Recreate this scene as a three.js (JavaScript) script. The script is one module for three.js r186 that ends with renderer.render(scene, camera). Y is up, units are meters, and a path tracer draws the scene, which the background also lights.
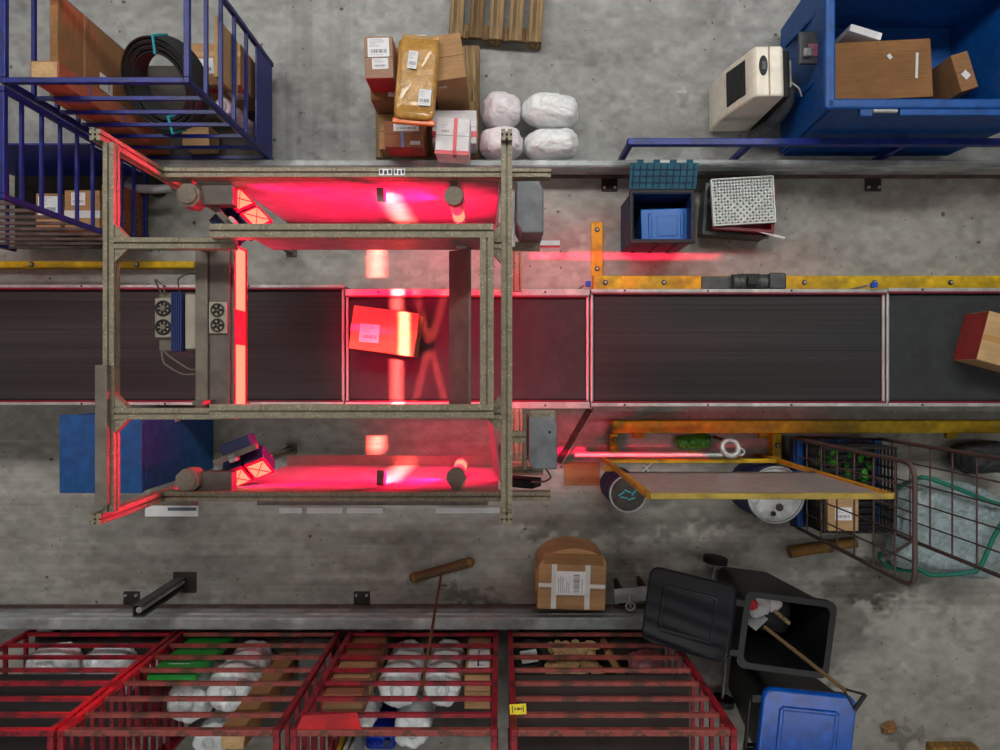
import * as THREE from 'three';
import { RoundedBoxGeometry } from 'three/addons/geometries/RoundedBoxGeometry.js';
import { mergeGeometries, mergeVertices } from 'three/addons/utils/BufferGeometryUtils.js';
import { RectAreaLightUniformsLib } from 'three/addons/lights/RectAreaLightUniformsLib.js';
import { ImprovedNoise } from 'three/addons/math/ImprovedNoise.js';

/* ---------- camera, exposure, hall light ---------- */
const scene = new THREE.Scene();
scene.background = new THREE.Color(0x000000);
const CAM = 5.8, F = 667;                       // camera height in metres, focal length in pixels
const camera = new THREE.PerspectiveCamera(2 * Math.atan(375 / F) * 180 / Math.PI, 4 / 3, 0.05, 60);
camera.up.set(0, 0, -1);
camera.position.set(0, CAM, 0);
camera.lookAt(0, 0, 0);
scene.add(camera);
const renderer = new THREE.WebGLRenderer();
renderer.toneMapping = THREE.LinearToneMapping;
renderer.toneMappingExposure = 1.0;
renderer.shadowMap.enabled = true;
RectAreaLightUniformsLib.init();
// strip lamps under the hall roof: [x, z, length, width, radiance]
const HALL_LAMPS = [
  [-4.2, -4.6, 3.2, 1.0, 19], [0, -4.6, 3.2, 1.0, 19], [4.2, -4.6, 3.2, 1.0, 19],
  [-4.2, 0.6, 3.0, 0.5, 7], [4.2, 0.6, 3.0, 0.5, 7],
  [-4.8, 5.7, 3.2, 0.6, 6.2], [0, 5.7, 3.2, 0.6, 6.2], [4.8, 5.7, 3.2, 0.6, 6.2],
];
const HALL_COLOR = new THREE.Color().setRGB(1.0, 0.985, 0.95);
const RED = new THREE.Color().setRGB(1.0, 0.002, 0.06);
const HOT = new THREE.Color().setRGB(1.0, 0.075, 0.06);
const RED_LED = 13, RED_LED_FACE = 20, RED_LAMP = 9, RED_ACROSS = 85, RED_BACK = 26, RED_LINE = 600, RED_LEAK = 110, RED_CROSS = 150;

/* ---------- helpers ---------- */
const V = (x, y, z) => new THREE.Vector3(x, y, z);
function rng(seed) { let s = seed >>> 0; return () => { s = (s + 0x6D2B79F5) | 0; let t = Math.imul(s ^ (s >>> 15), 1 | s); t = (t + Math.imul(t ^ (t >>> 7), 61 | t)) ^ t; return ((t ^ (t >>> 14)) >>> 0) / 4294967296; }; }
const IN = new ImprovedNoise();
const used = {};
function numbered(n) { const k = used[n] = (used[n] ?? -1) + 1; return k ? `${n}_${String(k).padStart(3, '0')}` : n; }
function shadow(o) { o.castShadow = true; o.receiveShadow = true; return o; }
// world x, z of a point of height y that stands at photo point (px, py)
const gx = (px, y) => (px - 500) * (CAM - y) / F;
const gz = (py, y) => (py - 375) * (CAM - y) / F;
function thing(name, label, category, pos = [0, 0, 0], turn = 0, group) {
  const o = new THREE.Group(); o.name = numbered(name); scene.add(o);
  o.position.set(...pos); o.rotation.y = turn; o.userData = { label, category };
  if (group) o.userData.group = group;
  return o;
}
function part(parent, name, geo, mat, pos, rot, label) {
  const m = shadow(new THREE.Mesh(geo, mat)); m.name = name;
  if (pos) m.position.set(...pos);
  if (rot) m.rotation.set(...rot);
  if (label) m.userData.label = label;
  parent.add(m); return m;
}
function single(name, label, category, geo, mat, pos, rot, group) {
  const m = part(scene, numbered(name), geo, mat, pos, rot); m.userData = { label, category };
  if (group) m.userData.group = group;
  return m;
}
function struct(name, geo, mat, pos) { const m = part(scene, name, geo, mat, pos); m.userData = { kind: 'structure' }; return m; }
// uv in metres from the dominant axis of the normal
function uvm(g, s = 1) {
  if (g.index) g = g.toNonIndexed();
  const p = g.attributes.position, n = g.attributes.normal, uv = new Float32Array(p.count * 2);
  for (let i = 0; i < p.count; i += 3) {
    let ax = 0, ay = 0, az = 0;
    for (let k = 0; k < 3; k++) { ax += Math.abs(n.getX(i + k)); ay += Math.abs(n.getY(i + k)); az += Math.abs(n.getZ(i + k)); }
    for (let k = 0; k < 3; k++) {
      const x = p.getX(i + k), y = p.getY(i + k), z = p.getZ(i + k);
      const [u, v] = ay >= ax && ay >= az ? [x, -z] : ax >= az ? [z, y] : [x, y];
      uv[(i + k) * 2] = u * s; uv[(i + k) * 2 + 1] = v * s;
    }
  }
  g.setAttribute('uv', new THREE.BufferAttribute(uv, 2)); return g;
}
const cache = new Map();
const memo = (k, f) => { if (!cache.has(k)) cache.set(k, f()); return cache.get(k); };
const r4 = (v) => Math.round(v * 1e4) / 1e4;
function box(w, h, d) { return memo(`b${r4(w)},${r4(h)},${r4(d)}`, () => uvm(new THREE.BoxGeometry(w, h, d))); }
function rbox(w, h, d, r = 0.008, seg = 2) { return memo(`r${r4(w)},${r4(h)},${r4(d)},${r},${seg}`, () => uvm(new RoundedBoxGeometry(w, h, d, seg, Math.min(r, w / 2.01, h / 2.01, d / 2.01)))); }
function cyl(r0, r1, h, n = 24) { return memo(`c${r4(r0)},${r4(r1)},${r4(h)},${n}`, () => new THREE.CylinderGeometry(r0, r1, h, n)); }
function tube(pts, r, n = 8, seg = 40, closed = false) { return new THREE.TubeGeometry(new THREE.CatmullRomCurve3(pts.map((p) => V(...p)), closed, 'catmullrom', 0.3), seg, r, n, closed); }
// box of cross-section w (sideways) x h (upwards) from a to b
function span(parent, name, a, b, w, h, mat, geoOf = null) {
  const A = V(...a), B = V(...b), d = B.clone().sub(A), L = d.length();
  const m = part(parent, name, geoOf ? geoOf(L) : (w < 0.012 ? box(w, h, L) : rbox(w, h, L, Math.min(w, h) * 0.14, 1)), mat);
  m.position.copy(A.add(B).multiplyScalar(0.5)); d.normalize();
  const up = Math.abs(d.y) > 0.99 ? V(1, 0, 0) : V(0, 1, 0);
  const x = up.clone().cross(d).normalize(), y = d.clone().cross(x).normalize();
  m.quaternion.setFromRotationMatrix(new THREE.Matrix4().makeBasis(x, y, d)); return m;
}
function rod(parent, name, a, b, r, mat, n = 8) {
  const A = V(...a), B = V(...b), d = B.clone().sub(A), L = d.length();
  const m = part(parent, name, cyl(r, r, L, n), mat); m.position.copy(A.add(B).multiplyScalar(0.5));
  m.quaternion.setFromUnitVectors(V(0, 1, 0), d.normalize()); return m;
}

/* ---------- textures: colour, grain, wear only ---------- */
function lattice(seed) { const r = rng(seed), a = new Float32Array(65536); for (let i = 0; i < 65536; i++) a[i] = r(); return a; }
const LA = lattice(7), LB = lattice(19);
function vn(L, x, y, per) { // value noise, periodic in per cells
  const xi = Math.floor(x), yi = Math.floor(y); let fx = x - xi, fy = y - yi; fx = fx * fx * fx * (fx * (fx * 6 - 15) + 10); fy = fy * fy * fy * (fy * (fy * 6 - 15) + 10);
  const m = (v) => ((v % per) + per) % per, x0 = m(xi) & 255, x1 = m(xi + 1) & 255, y0 = (m(yi) & 255) << 8, y1 = (m(yi + 1) & 255) << 8;
  return (L[y0 | x0] * (1 - fx) + L[y0 | x1] * fx) * (1 - fy) + (L[y1 | x0] * (1 - fx) + L[y1 | x1] * fx) * fy;
}
function fbm(L, u, v, f, oct, fy = f) { // tileable over 0..1 while f is whole
  const wu = u + 0.35 / f * (vn(LB, u * f, v * fy, f) - 0.5) * 2, wv = v + 0.35 / fy * (vn(LA, v * fy + 31, u * f + 17, 256) - 0.5);
  let s = 0, a = 0.5, t = 0; for (let i = 0; i < oct; i++) { s += a * vn(L, wu * f + i * 7, wv * fy + i * 13, f === fy ? f : 256); t += a; a *= 0.55; f *= 2; fy *= 2; } return s / t;
}
function texture(w, h, fn, srgb = true) {
  const d = new Uint8Array(w * h * 4);
  for (let y = 0; y < h; y++) for (let x = 0; x < w; x++) {
    const c = fn(x / w, y / h, x, y), i = (y * w + x) * 4;
    if (typeof c === 'number') d[i] = d[i + 1] = d[i + 2] = Math.max(0, Math.min(255, c)); else for (let k = 0; k < 3; k++) d[i + k] = Math.max(0, Math.min(255, c[k]));
    d[i + 3] = 255;
  }
  const t = new THREE.DataTexture(d, w, h); t.wrapS = t.wrapT = THREE.RepeatWrapping; t.magFilter = THREE.LinearFilter; t.minFilter = THREE.LinearMipmapLinearFilter;
  if (srgb) t.colorSpace = THREE.SRGBColorSpace; t.needsUpdate = true; return t;
}
const rep = (t, x, y = x) => { const c = t.clone(); c.repeat.set(x, y); c.needsUpdate = true; return c; };
const SP = (u, v, f, k) => { const n = vn(LB, u * f, v * f, 256); return n > k ? (n - k) / (1 - k) : 0; };
const tLight = texture(256, 256, (u, v) => 243 + 16 * (fbm(LA, u, v, 16, 4) - 0.5) * 2);
const tGrain = texture(256, 256, (u, v) => 214 + 40 * (fbm(LA, u, v, 16, 4) - 0.5) * 2);
const tWear = texture(512, 512, (u, v) => { const n = fbm(LA, u, v, 8, 5), f = SP(u, v, 128, 0.86); return 212 + 56 * (n - 0.5) * 2 + 40 * f; });
const tFleck = texture(512, 512, (u, v) => { const n = fbm(LA, u, v, 16, 4); const f = SP(u, v, 64, 0.85) + SP(v, u, 128, 0.8); return 178 + 30 * (n - 0.5) * 2 + 80 * f - 24 * SP(v, u, 32, 0.8); });
const tPaint = texture(512, 512, (u, v) => { // worn paint: chips down to primer
  const n = fbm(LA, u, v, 16, 4), c = fbm(LB, u, v, 8, 5), k = c > 0.60 ? Math.min(1, (c - 0.60) * 18) : 0; const g = 205 + 60 * (n - 0.5);
  return [g * (1 - 0.35 * k), g * (1 - 0.25 * k) + 22 * k, g * (1 - 0.3 * k) + 16 * k];
});
const tCard = texture(512, 512, (u, v) => 230 + 26 * (fbm(LA, u, v, 4, 5) - 0.5) * 2 + 14 * (vn(LB, u * 8, v * 200, 256) - 0.5) * 2);
const tWood = texture(512, 512, (u, v) => { const k = vn(LB, u * 10, v * 4, 256), w = vn(LA, u * 90 + 3 * k, v * 3, 256), n = vn(LB, u * 200, v * 9, 256), b = fbm(LA, u, v, 6, 3); return 190 + 44 * (w - 0.5) * 2 + 26 * (n - 0.5) * 2 + 44 * (b - 0.5); });
const tBelt = texture(512, 512, (u, v) => 200 + 36 * (vn(LA, u * 2, v * 48, 256) - 0.5) * 2 + 22 * (vn(LB, u * 8, v * 200, 256) - 0.5) * 2 + 26 * SP(u, v, 96, 0.9));
const tWrinkle = texture(512, 512, (u, v) => { const a = Math.abs(fbm(LA, u, v, 6, 3) - 0.5), b = Math.abs(fbm(LB, u, v, 12, 3) - 0.5); return 255 * (1 - Math.min(1, 3 * a)) * 0.7 + 255 * (1 - Math.min(1, 3 * b)) * 0.3; }, false);
function blotch(px, py, ex, ey, x, y) { const a = (x - px) / ex, b = (y - py) / ey; return Math.max(0, 1 - Math.sqrt(a * a + b * b)); }
function hash(i, j, k) { return LA[((i * 73 + j * 157 + k * 31) ^ (j * 19)) & 65535]; }
function speck(x, z) { // small dark droppings scattered on the concrete
  let q = 0; for (const [c, p, r, k] of [[0.07, 0.10, 0.007, 1], [0.31, 0.22, 0.016, 5]]) { const i = Math.floor(x / c) + 500, j = Math.floor(z / c) + 500; if (hash(i, j, k) > p) continue; const cx = (i - 500 + 0.25 + 0.5 * hash(i, j, k + 1)) * c, cz = (j - 500 + 0.25 + 0.5 * hash(i, j, k + 2)) * c, R = r * (0.4 + hash(i, j, k + 3)); const d = Math.hypot(x - cx, (z - cz) * (0.7 + hash(i, j, k + 4))); if (d < R) q = Math.max(q, 75 * Math.min(1, (R - d) / R * 2)); } return q;
}
const FW = 9.6, FD = 7.2;                       // the floor texture covers 9.6 m x 7.2 m round the camera's foot
const STAINS = [[885, 592, 44, 34, 0.55], [860, 600, 60, 22, 0.3], [835, 640, 26, 60, 0.4], [445, 600, 70, 16, 0.4], [470, 592, 34, 12, 0.35], [660, 650, 60, 60, 0.35], [900, 730, 26, 10, 0.45], [640, 520, 160, 26, 0.3], [550, 250, 40, 20, 0.25], [150, 590, 120, 10, 0.12], [930, 660, 70, 60, -0.14], [700, 590, 60, 40, -0.12], [660, 130, 60, 20, 0.15], [690, 100, 22, 18, -0.2], [310, 110, 30, 60, 0.24], [345, 100, 12, 50, 0.15], [560, 40, 30, 20, 0.1]];
const tFloor = texture(2048, 1536, (u, v) => {
  const wx = (u - 0.5) * FW, wz = (0.5 - v) * FD, px = 500 + wx * 115, py = 375 + wz * 115;
  const big = fbm(LA, u, v, 5, 4), mid = fbm(LB, u, v, 26, 4), fine = fbm(LA, u, v, 120, 2);
  let g = 149 + 30 * (big - 0.5) + 42 * (mid - 0.5) + 34 * (fine - 0.5);
  const lane = py > 440 && py < 612 ? 1 : 0;
  if (lane) g += 20 * (vn(LA, u * 5, v * 90, 256) - 0.5) + 12 * (vn(LB, u * 16, v * 300, 256) - 0.5);
  if (px > 285 && px < 350 && py < 165) g -= 14 * (vn(LB, u * 220, v * 10, 256));
  for (const [a, b, c, d, k] of STAINS) { const q = blotch(a, b, c, d, px + 70 * (mid - 0.5), py + 60 * (big - 0.5) + 30 * (fine - 0.5)); if (q > 0) g -= 85 * k * Math.min(1, q * 3) * (0.3 + 1.2 * mid); }
  g -= speck(wx, wz);
  if (mid > 0.64) g -= (mid - 0.64) * 130;
  const warm = py > 170 ? 1 : 0.2;
  return [g + 1 * warm, g + 0.5 - 1.5 * warm, g - 1 - 7 * warm];
});
tFloor.wrapS = tFloor.wrapT = THREE.MirroredRepeatWrapping;
const tFloorBump = texture(512, 512, (u, v) => 128 + 120 * (fbm(LA, u, v, 32, 4) - 0.5) - 70 * SP(u, v, 90, 0.9), false);
function canvasTex(w, h, draw) { const c = document.createElement('canvas'); c.width = w; c.height = h; draw(c.getContext('2d'), w, h); const t = new THREE.CanvasTexture(c); t.colorSpace = THREE.SRGBColorSpace; t.magFilter = THREE.LinearFilter; return t; }
function printed(seed) { return canvasTex(96, 128, (g, w, h) => { // shipping label: grey unreadable print and a bar code
  const r = rng(seed); g.fillStyle = '#e6e6e8'; g.fillRect(0, 0, w, h); g.fillStyle = '#8a8c92';
  for (let y = 10; y < 62; y += 9) g.fillRect(8, y, 24 + r() * 52, 2.5);
  g.fillStyle = '#6e7076'; for (let x = 10; x < 84; x += 2 + r() * 4) g.fillRect(x, 76, 1 + r() * 1.6, 26); g.fillStyle = '#9a9ca2'; g.fillRect(8, 112, 60, 2.5);
}); }

/* ---------- materials ---------- */
const hx = (c) => new THREE.Color(c);
const M = (c, o = {}) => new THREE.MeshStandardMaterial({ color: hx(c), roughness: 0.7, ...o });
const P = (c, o = {}) => new THREE.MeshPhysicalMaterial({ color: hx(c), roughness: 0.5, ...o });
const beltMap = rep(tBelt, 0.15, 1.1); beltMap.offset.set(0.5, 0);
const mat = {
  alu: M(0xb8ad92, { map: rep(tFleck, 2.5), roughness: 0.5, metalness: 0.2 }),
  aluClean: M(0xd6d6d2, { map: tGrain, roughness: 0.4, metalness: 0.4 }),
  steel: M(0xc2c8c8, { map: rep(tWear, 1), roughness: 0.5, metalness: 0.15 }),
  darkSteel: M(0x4a4540, { map: tWear, roughness: 0.6, metalness: 0.4 }),
  fanPlate: M(0x9a9484, { map: tLight, roughness: 0.5 }),
  taupe: M(0x7d7468, { map: tGrain, roughness: 0.6 }),
  taupeDark: M(0x6a5f58, { map: tGrain, roughness: 0.55 }),
  cap: M(0x857a6a, { map: tGrain, roughness: 0.55 }),
  device: M(0x24285a, { map: tGrain, roughness: 0.45 }),
  black: M(0x1c1c1e, { map: tGrain, roughness: 0.6 }),
  rubber: M(0x26282b, { map: tGrain, roughness: 0.7 }),
  belt: M(0x303032, { map: beltMap, roughness: 0.75 }),
  beltBlue: M(0x2f3437, { map: tGrain, roughness: 0.75 }),
  crimson: M(0x8c1034, { map: tGrain, roughness: 0.5 }),
  yellow: M(0xf2c40a, { map: rep(tWear, 1.5), roughness: 0.55 }),
  orange: M(0xe8a012, { map: tWear, roughness: 0.5 }),
  blueTube: M(0x0f2290, { map: tPaint, roughness: 0.45 }),
  blueWorn: M(0x1834a0, { map: tPaint, roughness: 0.45 }),
  bluePlastic: P(0x0258ac, { map: tGrain, roughness: 0.5 }),
  blueCab: M(0x0a5a9e, { map: tGrain, roughness: 0.75 }),
  blueLid: P(0x0560d2, { map: tGrain, roughness: 0.2, specularIntensity: 0.6 }),
  blackBin: P(0x15171b, { map: tGrain, roughness: 0.42 }),
  navyLid: P(0x141922, { map: tGrain, roughness: 0.3 }),
  teal: P(0x1d6a80, { map: tGrain, roughness: 0.5 }),
  navy: P(0x1d2f66, { map: tGrain, roughness: 0.5 }),
  crateBlue: P(0x1468bc, { map: tLight, roughness: 0.35 }),
  greyPlastic: P(0x6d7472, { map: tGrain, roughness: 0.55 }),
  latticeGrey: P(0xd4dad4, { map: tLight, roughness: 0.55 }),
  redPlastic: P(0x7c1228, { map: tGrain, roughness: 0.45 }),
  redPaint: M(0xb4142e, { map: rep(tPaint, 2), roughness: 0.5 }),
  redRail: M(0xb4544c, { map: rep(tPaint, 2), roughness: 0.55 }),
  redSheet: P(0xe0081e, { map: tWear, roughness: 0.45 }),
  rust: M(0x6a5650, { map: rep(tWear, 3), roughness: 0.65, metalness: 0.25 }),
  card: M(0xc09466, { map: tCard, roughness: 0.85 }),
  cardDark: M(0xa5774c, { map: tCard, roughness: 0.85 }),
  cardPale: M(0xcda878, { map: tCard, roughness: 0.85 }),
  cardRed: M(0xa86a4a, { map: tCard, roughness: 0.8 }),
  crate: M(0x8a5a34, { map: tWood, roughness: 0.85 }),
  tapeTan: P(0xb48a58, { roughness: 0.25 }),
  tapeWhite: P(0xd8d8d6, { roughness: 0.25 }),
  tapeRed: P(0xd01830, { roughness: 0.35 }),
  tapeBlue: P(0x4460b4, { roughness: 0.35 }),
  redPrint: M(0xc81f2e, { roughness: 0.6 }),
  paperWhite: M(0xe8e8ea, { map: tLight, roughness: 0.8 }),
  boxWhite: M(0xeae6e8, { map: tLight, roughness: 0.75 }),
  polyTan: P(0xd8a04a, { map: tGrain, roughness: 0.3, clearcoat: 0.4, bumpMap: tWrinkle, bumpScale: 0.003 }),
  polyOrange: P(0xe06a20, { roughness: 0.25 }),
  sack: P(0xfafcfc, { map: tLight, roughness: 0.38, bumpMap: tWrinkle, bumpScale: 0.006 }),
  sackPink: P(0xf6eef2, { map: tLight, roughness: 0.38, bumpMap: tWrinkle, bumpScale: 0.006 }),
  wrap: P(0xf0f6f8, { map: tLight, roughness: 0.22, clearcoat: 0.6, bumpMap: tWrinkle, bumpScale: 0.01 }),
  wrapPink: P(0xb9a5ae, { map: tLight, roughness: 0.25, clearcoat: 0.5, bumpMap: tWrinkle, bumpScale: 0.008 }),
  wood: M(0xb49468, { map: tWood, roughness: 0.85 }),
  woodPale: M(0xd8b988, { map: tWood, roughness: 0.85 }),
  woodWorn: M(0x8f7048, { map: tWood, roughness: 0.85 }),
  handleWood: M(0xb08038, { map: tWood, roughness: 0.65 }),
  darkBoard: M(0x30201c, { map: tWear, roughness: 0.6 }),
  blackBoard: M(0x211d1d, { map: tWear, roughness: 0.6 }),
  green: P(0x149432, { map: tLight, roughness: 0.4 }),
  greenBag: P(0x3fae2a, { map: tGrain, roughness: 0.4, bumpMap: tWrinkle, bumpScale: 0.01 }),
  greenStrap: M(0x0f6e5a, { roughness: 0.6 }),
  beige: P(0xf6eedc, { map: tLight, roughness: 0.42 }),
  beigeDark: P(0xb5a68a, { map: tGrain, roughness: 0.5 }),
  hose: M(0x6a6e74, { map: tGrain, roughness: 0.5 }),
  sheet: P(0xa8a09e, { map: tLight, roughness: 0.22 }),
  panel: P(0x88888a, { map: tGrain, roughness: 0.4 }),
  mirrorBack: P(0x6a5a54, { map: tGrain, roughness: 0.35 }),
  mirror: M(0xd8d8d8, { roughness: 0.06, metalness: 1 }),
  motor: M(0x5c5f60, { map: tGrain, roughness: 0.45, metalness: 0.3 }),
  scanner: P(0x7f858a, { map: tGrain, roughness: 0.5 }),
  pinkBag: P(0xc07a88, { map: tGrain, roughness: 0.45, bumpMap: tWrinkle, bumpScale: 0.01 }),
  wallMat: M(0xb8bab8, { map: tGrain, roughness: 0.9 }),
  ledGlow: new THREE.MeshStandardMaterial({ color: 0x401010, emissive: new THREE.Color().setRGB(1.0, 0.36, 0.2), emissiveIntensity: 1.15, roughness: 0.4 }),
  ledDim: new THREE.MeshStandardMaterial({ color: 0x8a0818, emissive: new THREE.Color().setRGB(0.7, 0.0, 0.03), emissiveIntensity: 0.8, roughness: 0.3 }),
  diode: new THREE.MeshStandardMaterial({ color: 0x000000, emissive: new THREE.Color().setRGB(1, 0.05, 0.1), emissiveIntensity: 2 }),
  hallGlow: new THREE.MeshStandardMaterial({ color: 0xffffff, emissive: HALL_COLOR, emissiveIntensity: 3 }),
  matBlack: M(0x14110f, { roughness: 0.95 }),
};
const lgeo = (w, h, d) => memo(`l${r4(w)},${r4(h)},${r4(d)}`, () => new THREE.BoxGeometry(w, h, d));
const LABELS = [1, 2, 3].map((s) => M(0xffffff, { map: printed(s * 31), roughness: 0.75 }));

/* ---------- the hall ---------- */
{
  const g = new THREE.BoxGeometry(20, 0.3, 18); const p = g.attributes.position, uv = g.attributes.uv;
  for (let i = 0; i < p.count; i++) uv.setXY(i, p.getX(i) / FW + 0.5, -p.getZ(i) / FD + 0.5);
  struct('floor', g, M(0xffffff, { map: tFloor, roughness: 0.72, bumpMap: rep(tFloorBump, 10, 8), bumpScale: 0.004 }), [0, -0.15, 0]);
  struct('ceiling', box(20, 0.3, 18), mat.wallMat, [0, 8.45, 0]);
  struct('wall_west', box(0.3, 8.3, 18), mat.wallMat, [-10.15, 4.15, 0]);
  struct('wall_east', box(0.3, 8.3, 18), mat.wallMat, [10.15, 4.15, 0]);
  struct('wall_north', box(20.6, 8.3, 0.3), mat.wallMat, [0, 4.15, -9.15]);
  struct('wall_south', box(20.6, 8.3, 0.3), mat.wallMat, [0, 4.15, 9.15]);
  HALL_LAMPS.forEach(([x, z, w, d, e], i) => {
    const t = thing('ceiling_lamp', `long hall ceiling lamp number ${i + 1} above the picture`, 'lamp', [x, 8.3, z], 0, 'hall ceiling lamps');
    t.userData.label = 'long white strip lamp under the hall ceiling';
    part(t, 'housing', box(w + 0.06, 0.12, d + 0.06), mat.aluClean, [0, -0.06, 0]);
    part(t, 'diffuser', box(w, 0.02, d), mat.hallGlow, [0, -0.13, 0]);
    const l = new THREE.RectAreaLight(HALL_COLOR, e, w, d); l.position.set(x, 8.14, z); l.lookAt(x, 0, z); scene.add(l);
  });
}

/* ---------- conveyor: four belt sections ---------- */
const BY = 0.8;
function conveyor(x0, x1, z0, z1, rail, beltMat, label, glow) {
  const t = thing('conveyor_section', label, 'conveyor', [0, 0, 0], 0, 'belt conveyor sections');
  const L = x1 - x0, cx = (x0 + x1) / 2, cz = (z0 + z1) / 2;
  part(t, 'frame', box(L, 0.18, z1 - z0 - 0.02), mat.darkSteel, [cx, BY - 0.13, cz]);
  part(t, 'belt', rbox(L - 0.03, 0.05, z1 - z0 - 2 * rail - 0.012, 0.024, 4), beltMat, [cx, BY - 0.022, cz]);
  for (const s of [0, 1]) {
    const z = s ? z1 - rail / 2 : z0 + rail / 2;
    part(t, 'side_rail', rbox(L, 0.2, rail, 0.004, 1), mat.aluClean, [cx, BY - 0.06, z]);
    part(t, 'edge_strip', box(L - 0.02, 0.034, 0.012), mat.crimson, [cx, BY + 0.02, s ? z1 - rail - 0.006 : z0 + rail + 0.006]);
    for (let x = x0 + 0.25; x < x1 - 0.1; x += 0.62) part(t, 'rail_bolt', cyl(0.008, 0.008, 0.008, 8), mat.darkSteel, [x, BY + 0.043, z]);
  }
  for (const x of [x0 + 0.012, x1 - 0.012]) part(t, 'roller', cyl(0.012, 0.012, z1 - z0 - 0.03, 10), mat.aluClean, [x, BY + 0.004, cz], [Math.PI / 2, 0, 0]);
  for (const x of [x0 + 0.3, x1 - 0.3]) for (const z of [z0 + 0.05, z1 - 0.05]) part(t, 'leg', box(0.06, BY - 0.22, 0.05), mat.darkSteel, [x, (BY - 0.22) / 2, z]);
  return t;
}
const cs = [-1.158, 0.672, 2.886];
conveyor(-4.6, cs[0] - 0.004, -0.672, 0.224, 0.022, mat.belt, 'long dark belt section reaching from the gantry to the west picture edge');
conveyor(cs[0] + 0.004, cs[1] - 0.004, -0.64, 0.25, 0.048, mat.beltBlue, 'short belt section under the red light carrying the tilted carton');
conveyor(cs[1] + 0.004, cs[2] - 0.004, -0.64, 0.235, 0.026, mat.belt, 'empty streaked belt section between the gantry and the last belt joint');
conveyor(cs[2] + 0.004, 4.6, -0.648, 0.235, 0.026, mat.beltBlue, 'blue-grey belt section carrying the tan carton at the picture edge');
{ // drive and sensors along the belt
  const t = thing('gear_motor', 'grey geared motor beside the belt above the yellow floor beam', 'motor', [1.98, 0, -0.72]);
  part(t, 'motor_body', cyl(0.062, 0.062, 0.26, 20), mat.motor, [-0.05, 0.62, 0], [0, 0, Math.PI / 2]);
  for (let k = 0; k < 6; k++) part(t, 'cooling_rib', cyl(0.068, 0.068, 0.008, 20), mat.motor, [-0.13 + k * 0.03, 0.62, 0], [0, 0, Math.PI / 2]);
  part(t, 'gear_box', rbox(0.13, 0.16, 0.13, 0.02), mat.motor, [0.15, 0.62, 0]);
  part(t, 'mounting_plate', rbox(0.24, 0.02, 0.1, 0.004), mat.motor, [-0.29, 0.6, 0]);
  part(t, 'terminal_box', rbox(0.08, 0.05, 0.07, 0.01), mat.darkSteel, [-0.05, 0.7, 0]);
  part(t, 'stand', box(0.1, 0.46, 0.04), mat.motor, [0.1, 0.332, -0.03]);
}
for (const [px, py, n] of [[447, 0, 0], [588, 284, 1], [874, 285, 2]].slice(1)) {
  const y = 0.86, t = thing('photo_sensor', ['', 'small blue light sensor at the belt joint next to the gantry', 'small blue light sensor on the yellow beam near the last belt joint'][n], 'sensor', [gx(px, y), 0, gz(py, y)]);
  part(t, 'sensor_body', rbox(0.035, 0.05, 0.04, 0.006), P(0x1f4fb8, { roughness: 0.3 }), [0, y, 0]);
  part(t, 'bracket', box(0.014, y - 0.02, 0.014), mat.aluClean, [-0.03, (y - 0.02) / 2, 0]);
  part(t, 'bracket', box(0.06, 0.012, 0.014), mat.aluClean, [-0.01, y - 0.03, 0]);
}

/* ---------- cartons ---------- */
// faces: labels [u, v, w, h, kind] on top; tape strips across the top
function carton(label, o) {
  const { x, z, y = 0, w, h, d, turn = 0, m = mat.card, group = null, name = 'carton', seam = 'x' } = o;
  const t = thing(name, label, o.category || 'box', [x, y, z], turn, group);
  part(t, 'body', rbox(w, h, d, 0.006, 1), m, [0, h / 2, 0]);
  if (seam) part(t, 'flap_seam', seam === 'x' ? box(w - 0.01, 0.001, 0.003) : box(0.003, 0.001, d - 0.01), mat.darkSteel, [0, h + 0.0004, 0]);
  for (const [u, v, a, b, k, r = 0] of o.labels || []) part(t, 'label', lgeo(a, 0.002, b), typeof k === 'number' ? LABELS[k] : k, [u, h + 0.0022, v], [0, r, 0]);
  for (const [ax, pos, tw, k] of o.tapes || []) {
    if (ax === 'x') { part(t, 'tape', box(w + 0.004, 0.0012, tw), k, [0, h + 0.0008, pos]); for (const s of [-1, 1]) part(t, 'tape', box(0.0012, Math.min(h * 0.5, 0.1), tw), k, [s * (w / 2 + 0.0014), h - Math.min(h * 0.5, 0.1) / 2, pos]); }
    else { part(t, 'tape', box(tw, 0.0012, d + 0.004), k, [pos, h + 0.0008, 0]); for (const s of [-1, 1]) part(t, 'tape', box(tw, Math.min(h * 0.5, 0.1), 0.0012), k, [pos, h - Math.min(h * 0.5, 0.1) / 2, s * (d / 2 + 0.0014)]); }
  }
  for (const [face, u, v, a, b, k] of o.sides || []) { // face: 'n' -z, 's' +z, 'w' -x, 'e' +x
    const g = face === 'n' || face === 's' ? lgeo(a, b, 0.002) : lgeo(0.002, b, a);
    const p = face === 's' ? [u, v, d / 2 + 0.0012] : face === 'n' ? [u, v, -d / 2 - 0.0012] : face === 'e' ? [w / 2 + 0.0012, v, u] : [-w / 2 - 0.0012, v, u];
    part(t, 'label', g, k, p);
  }
  return t;
}
const BT = BY + 0.005;
carton('carton lying askew on the belt in the red light', { x: gx(384, 1.05), z: gz(331, 1.05), y: BT, w: 0.47, d: 0.31, h: 0.25, turn: -0.13, m: mat.card, labels: [[-0.1, 0.03, 0.14, 0.13, 0, 0.05]], tapes: [['x', 0, 0.05, mat.tapeTan]] });
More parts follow.
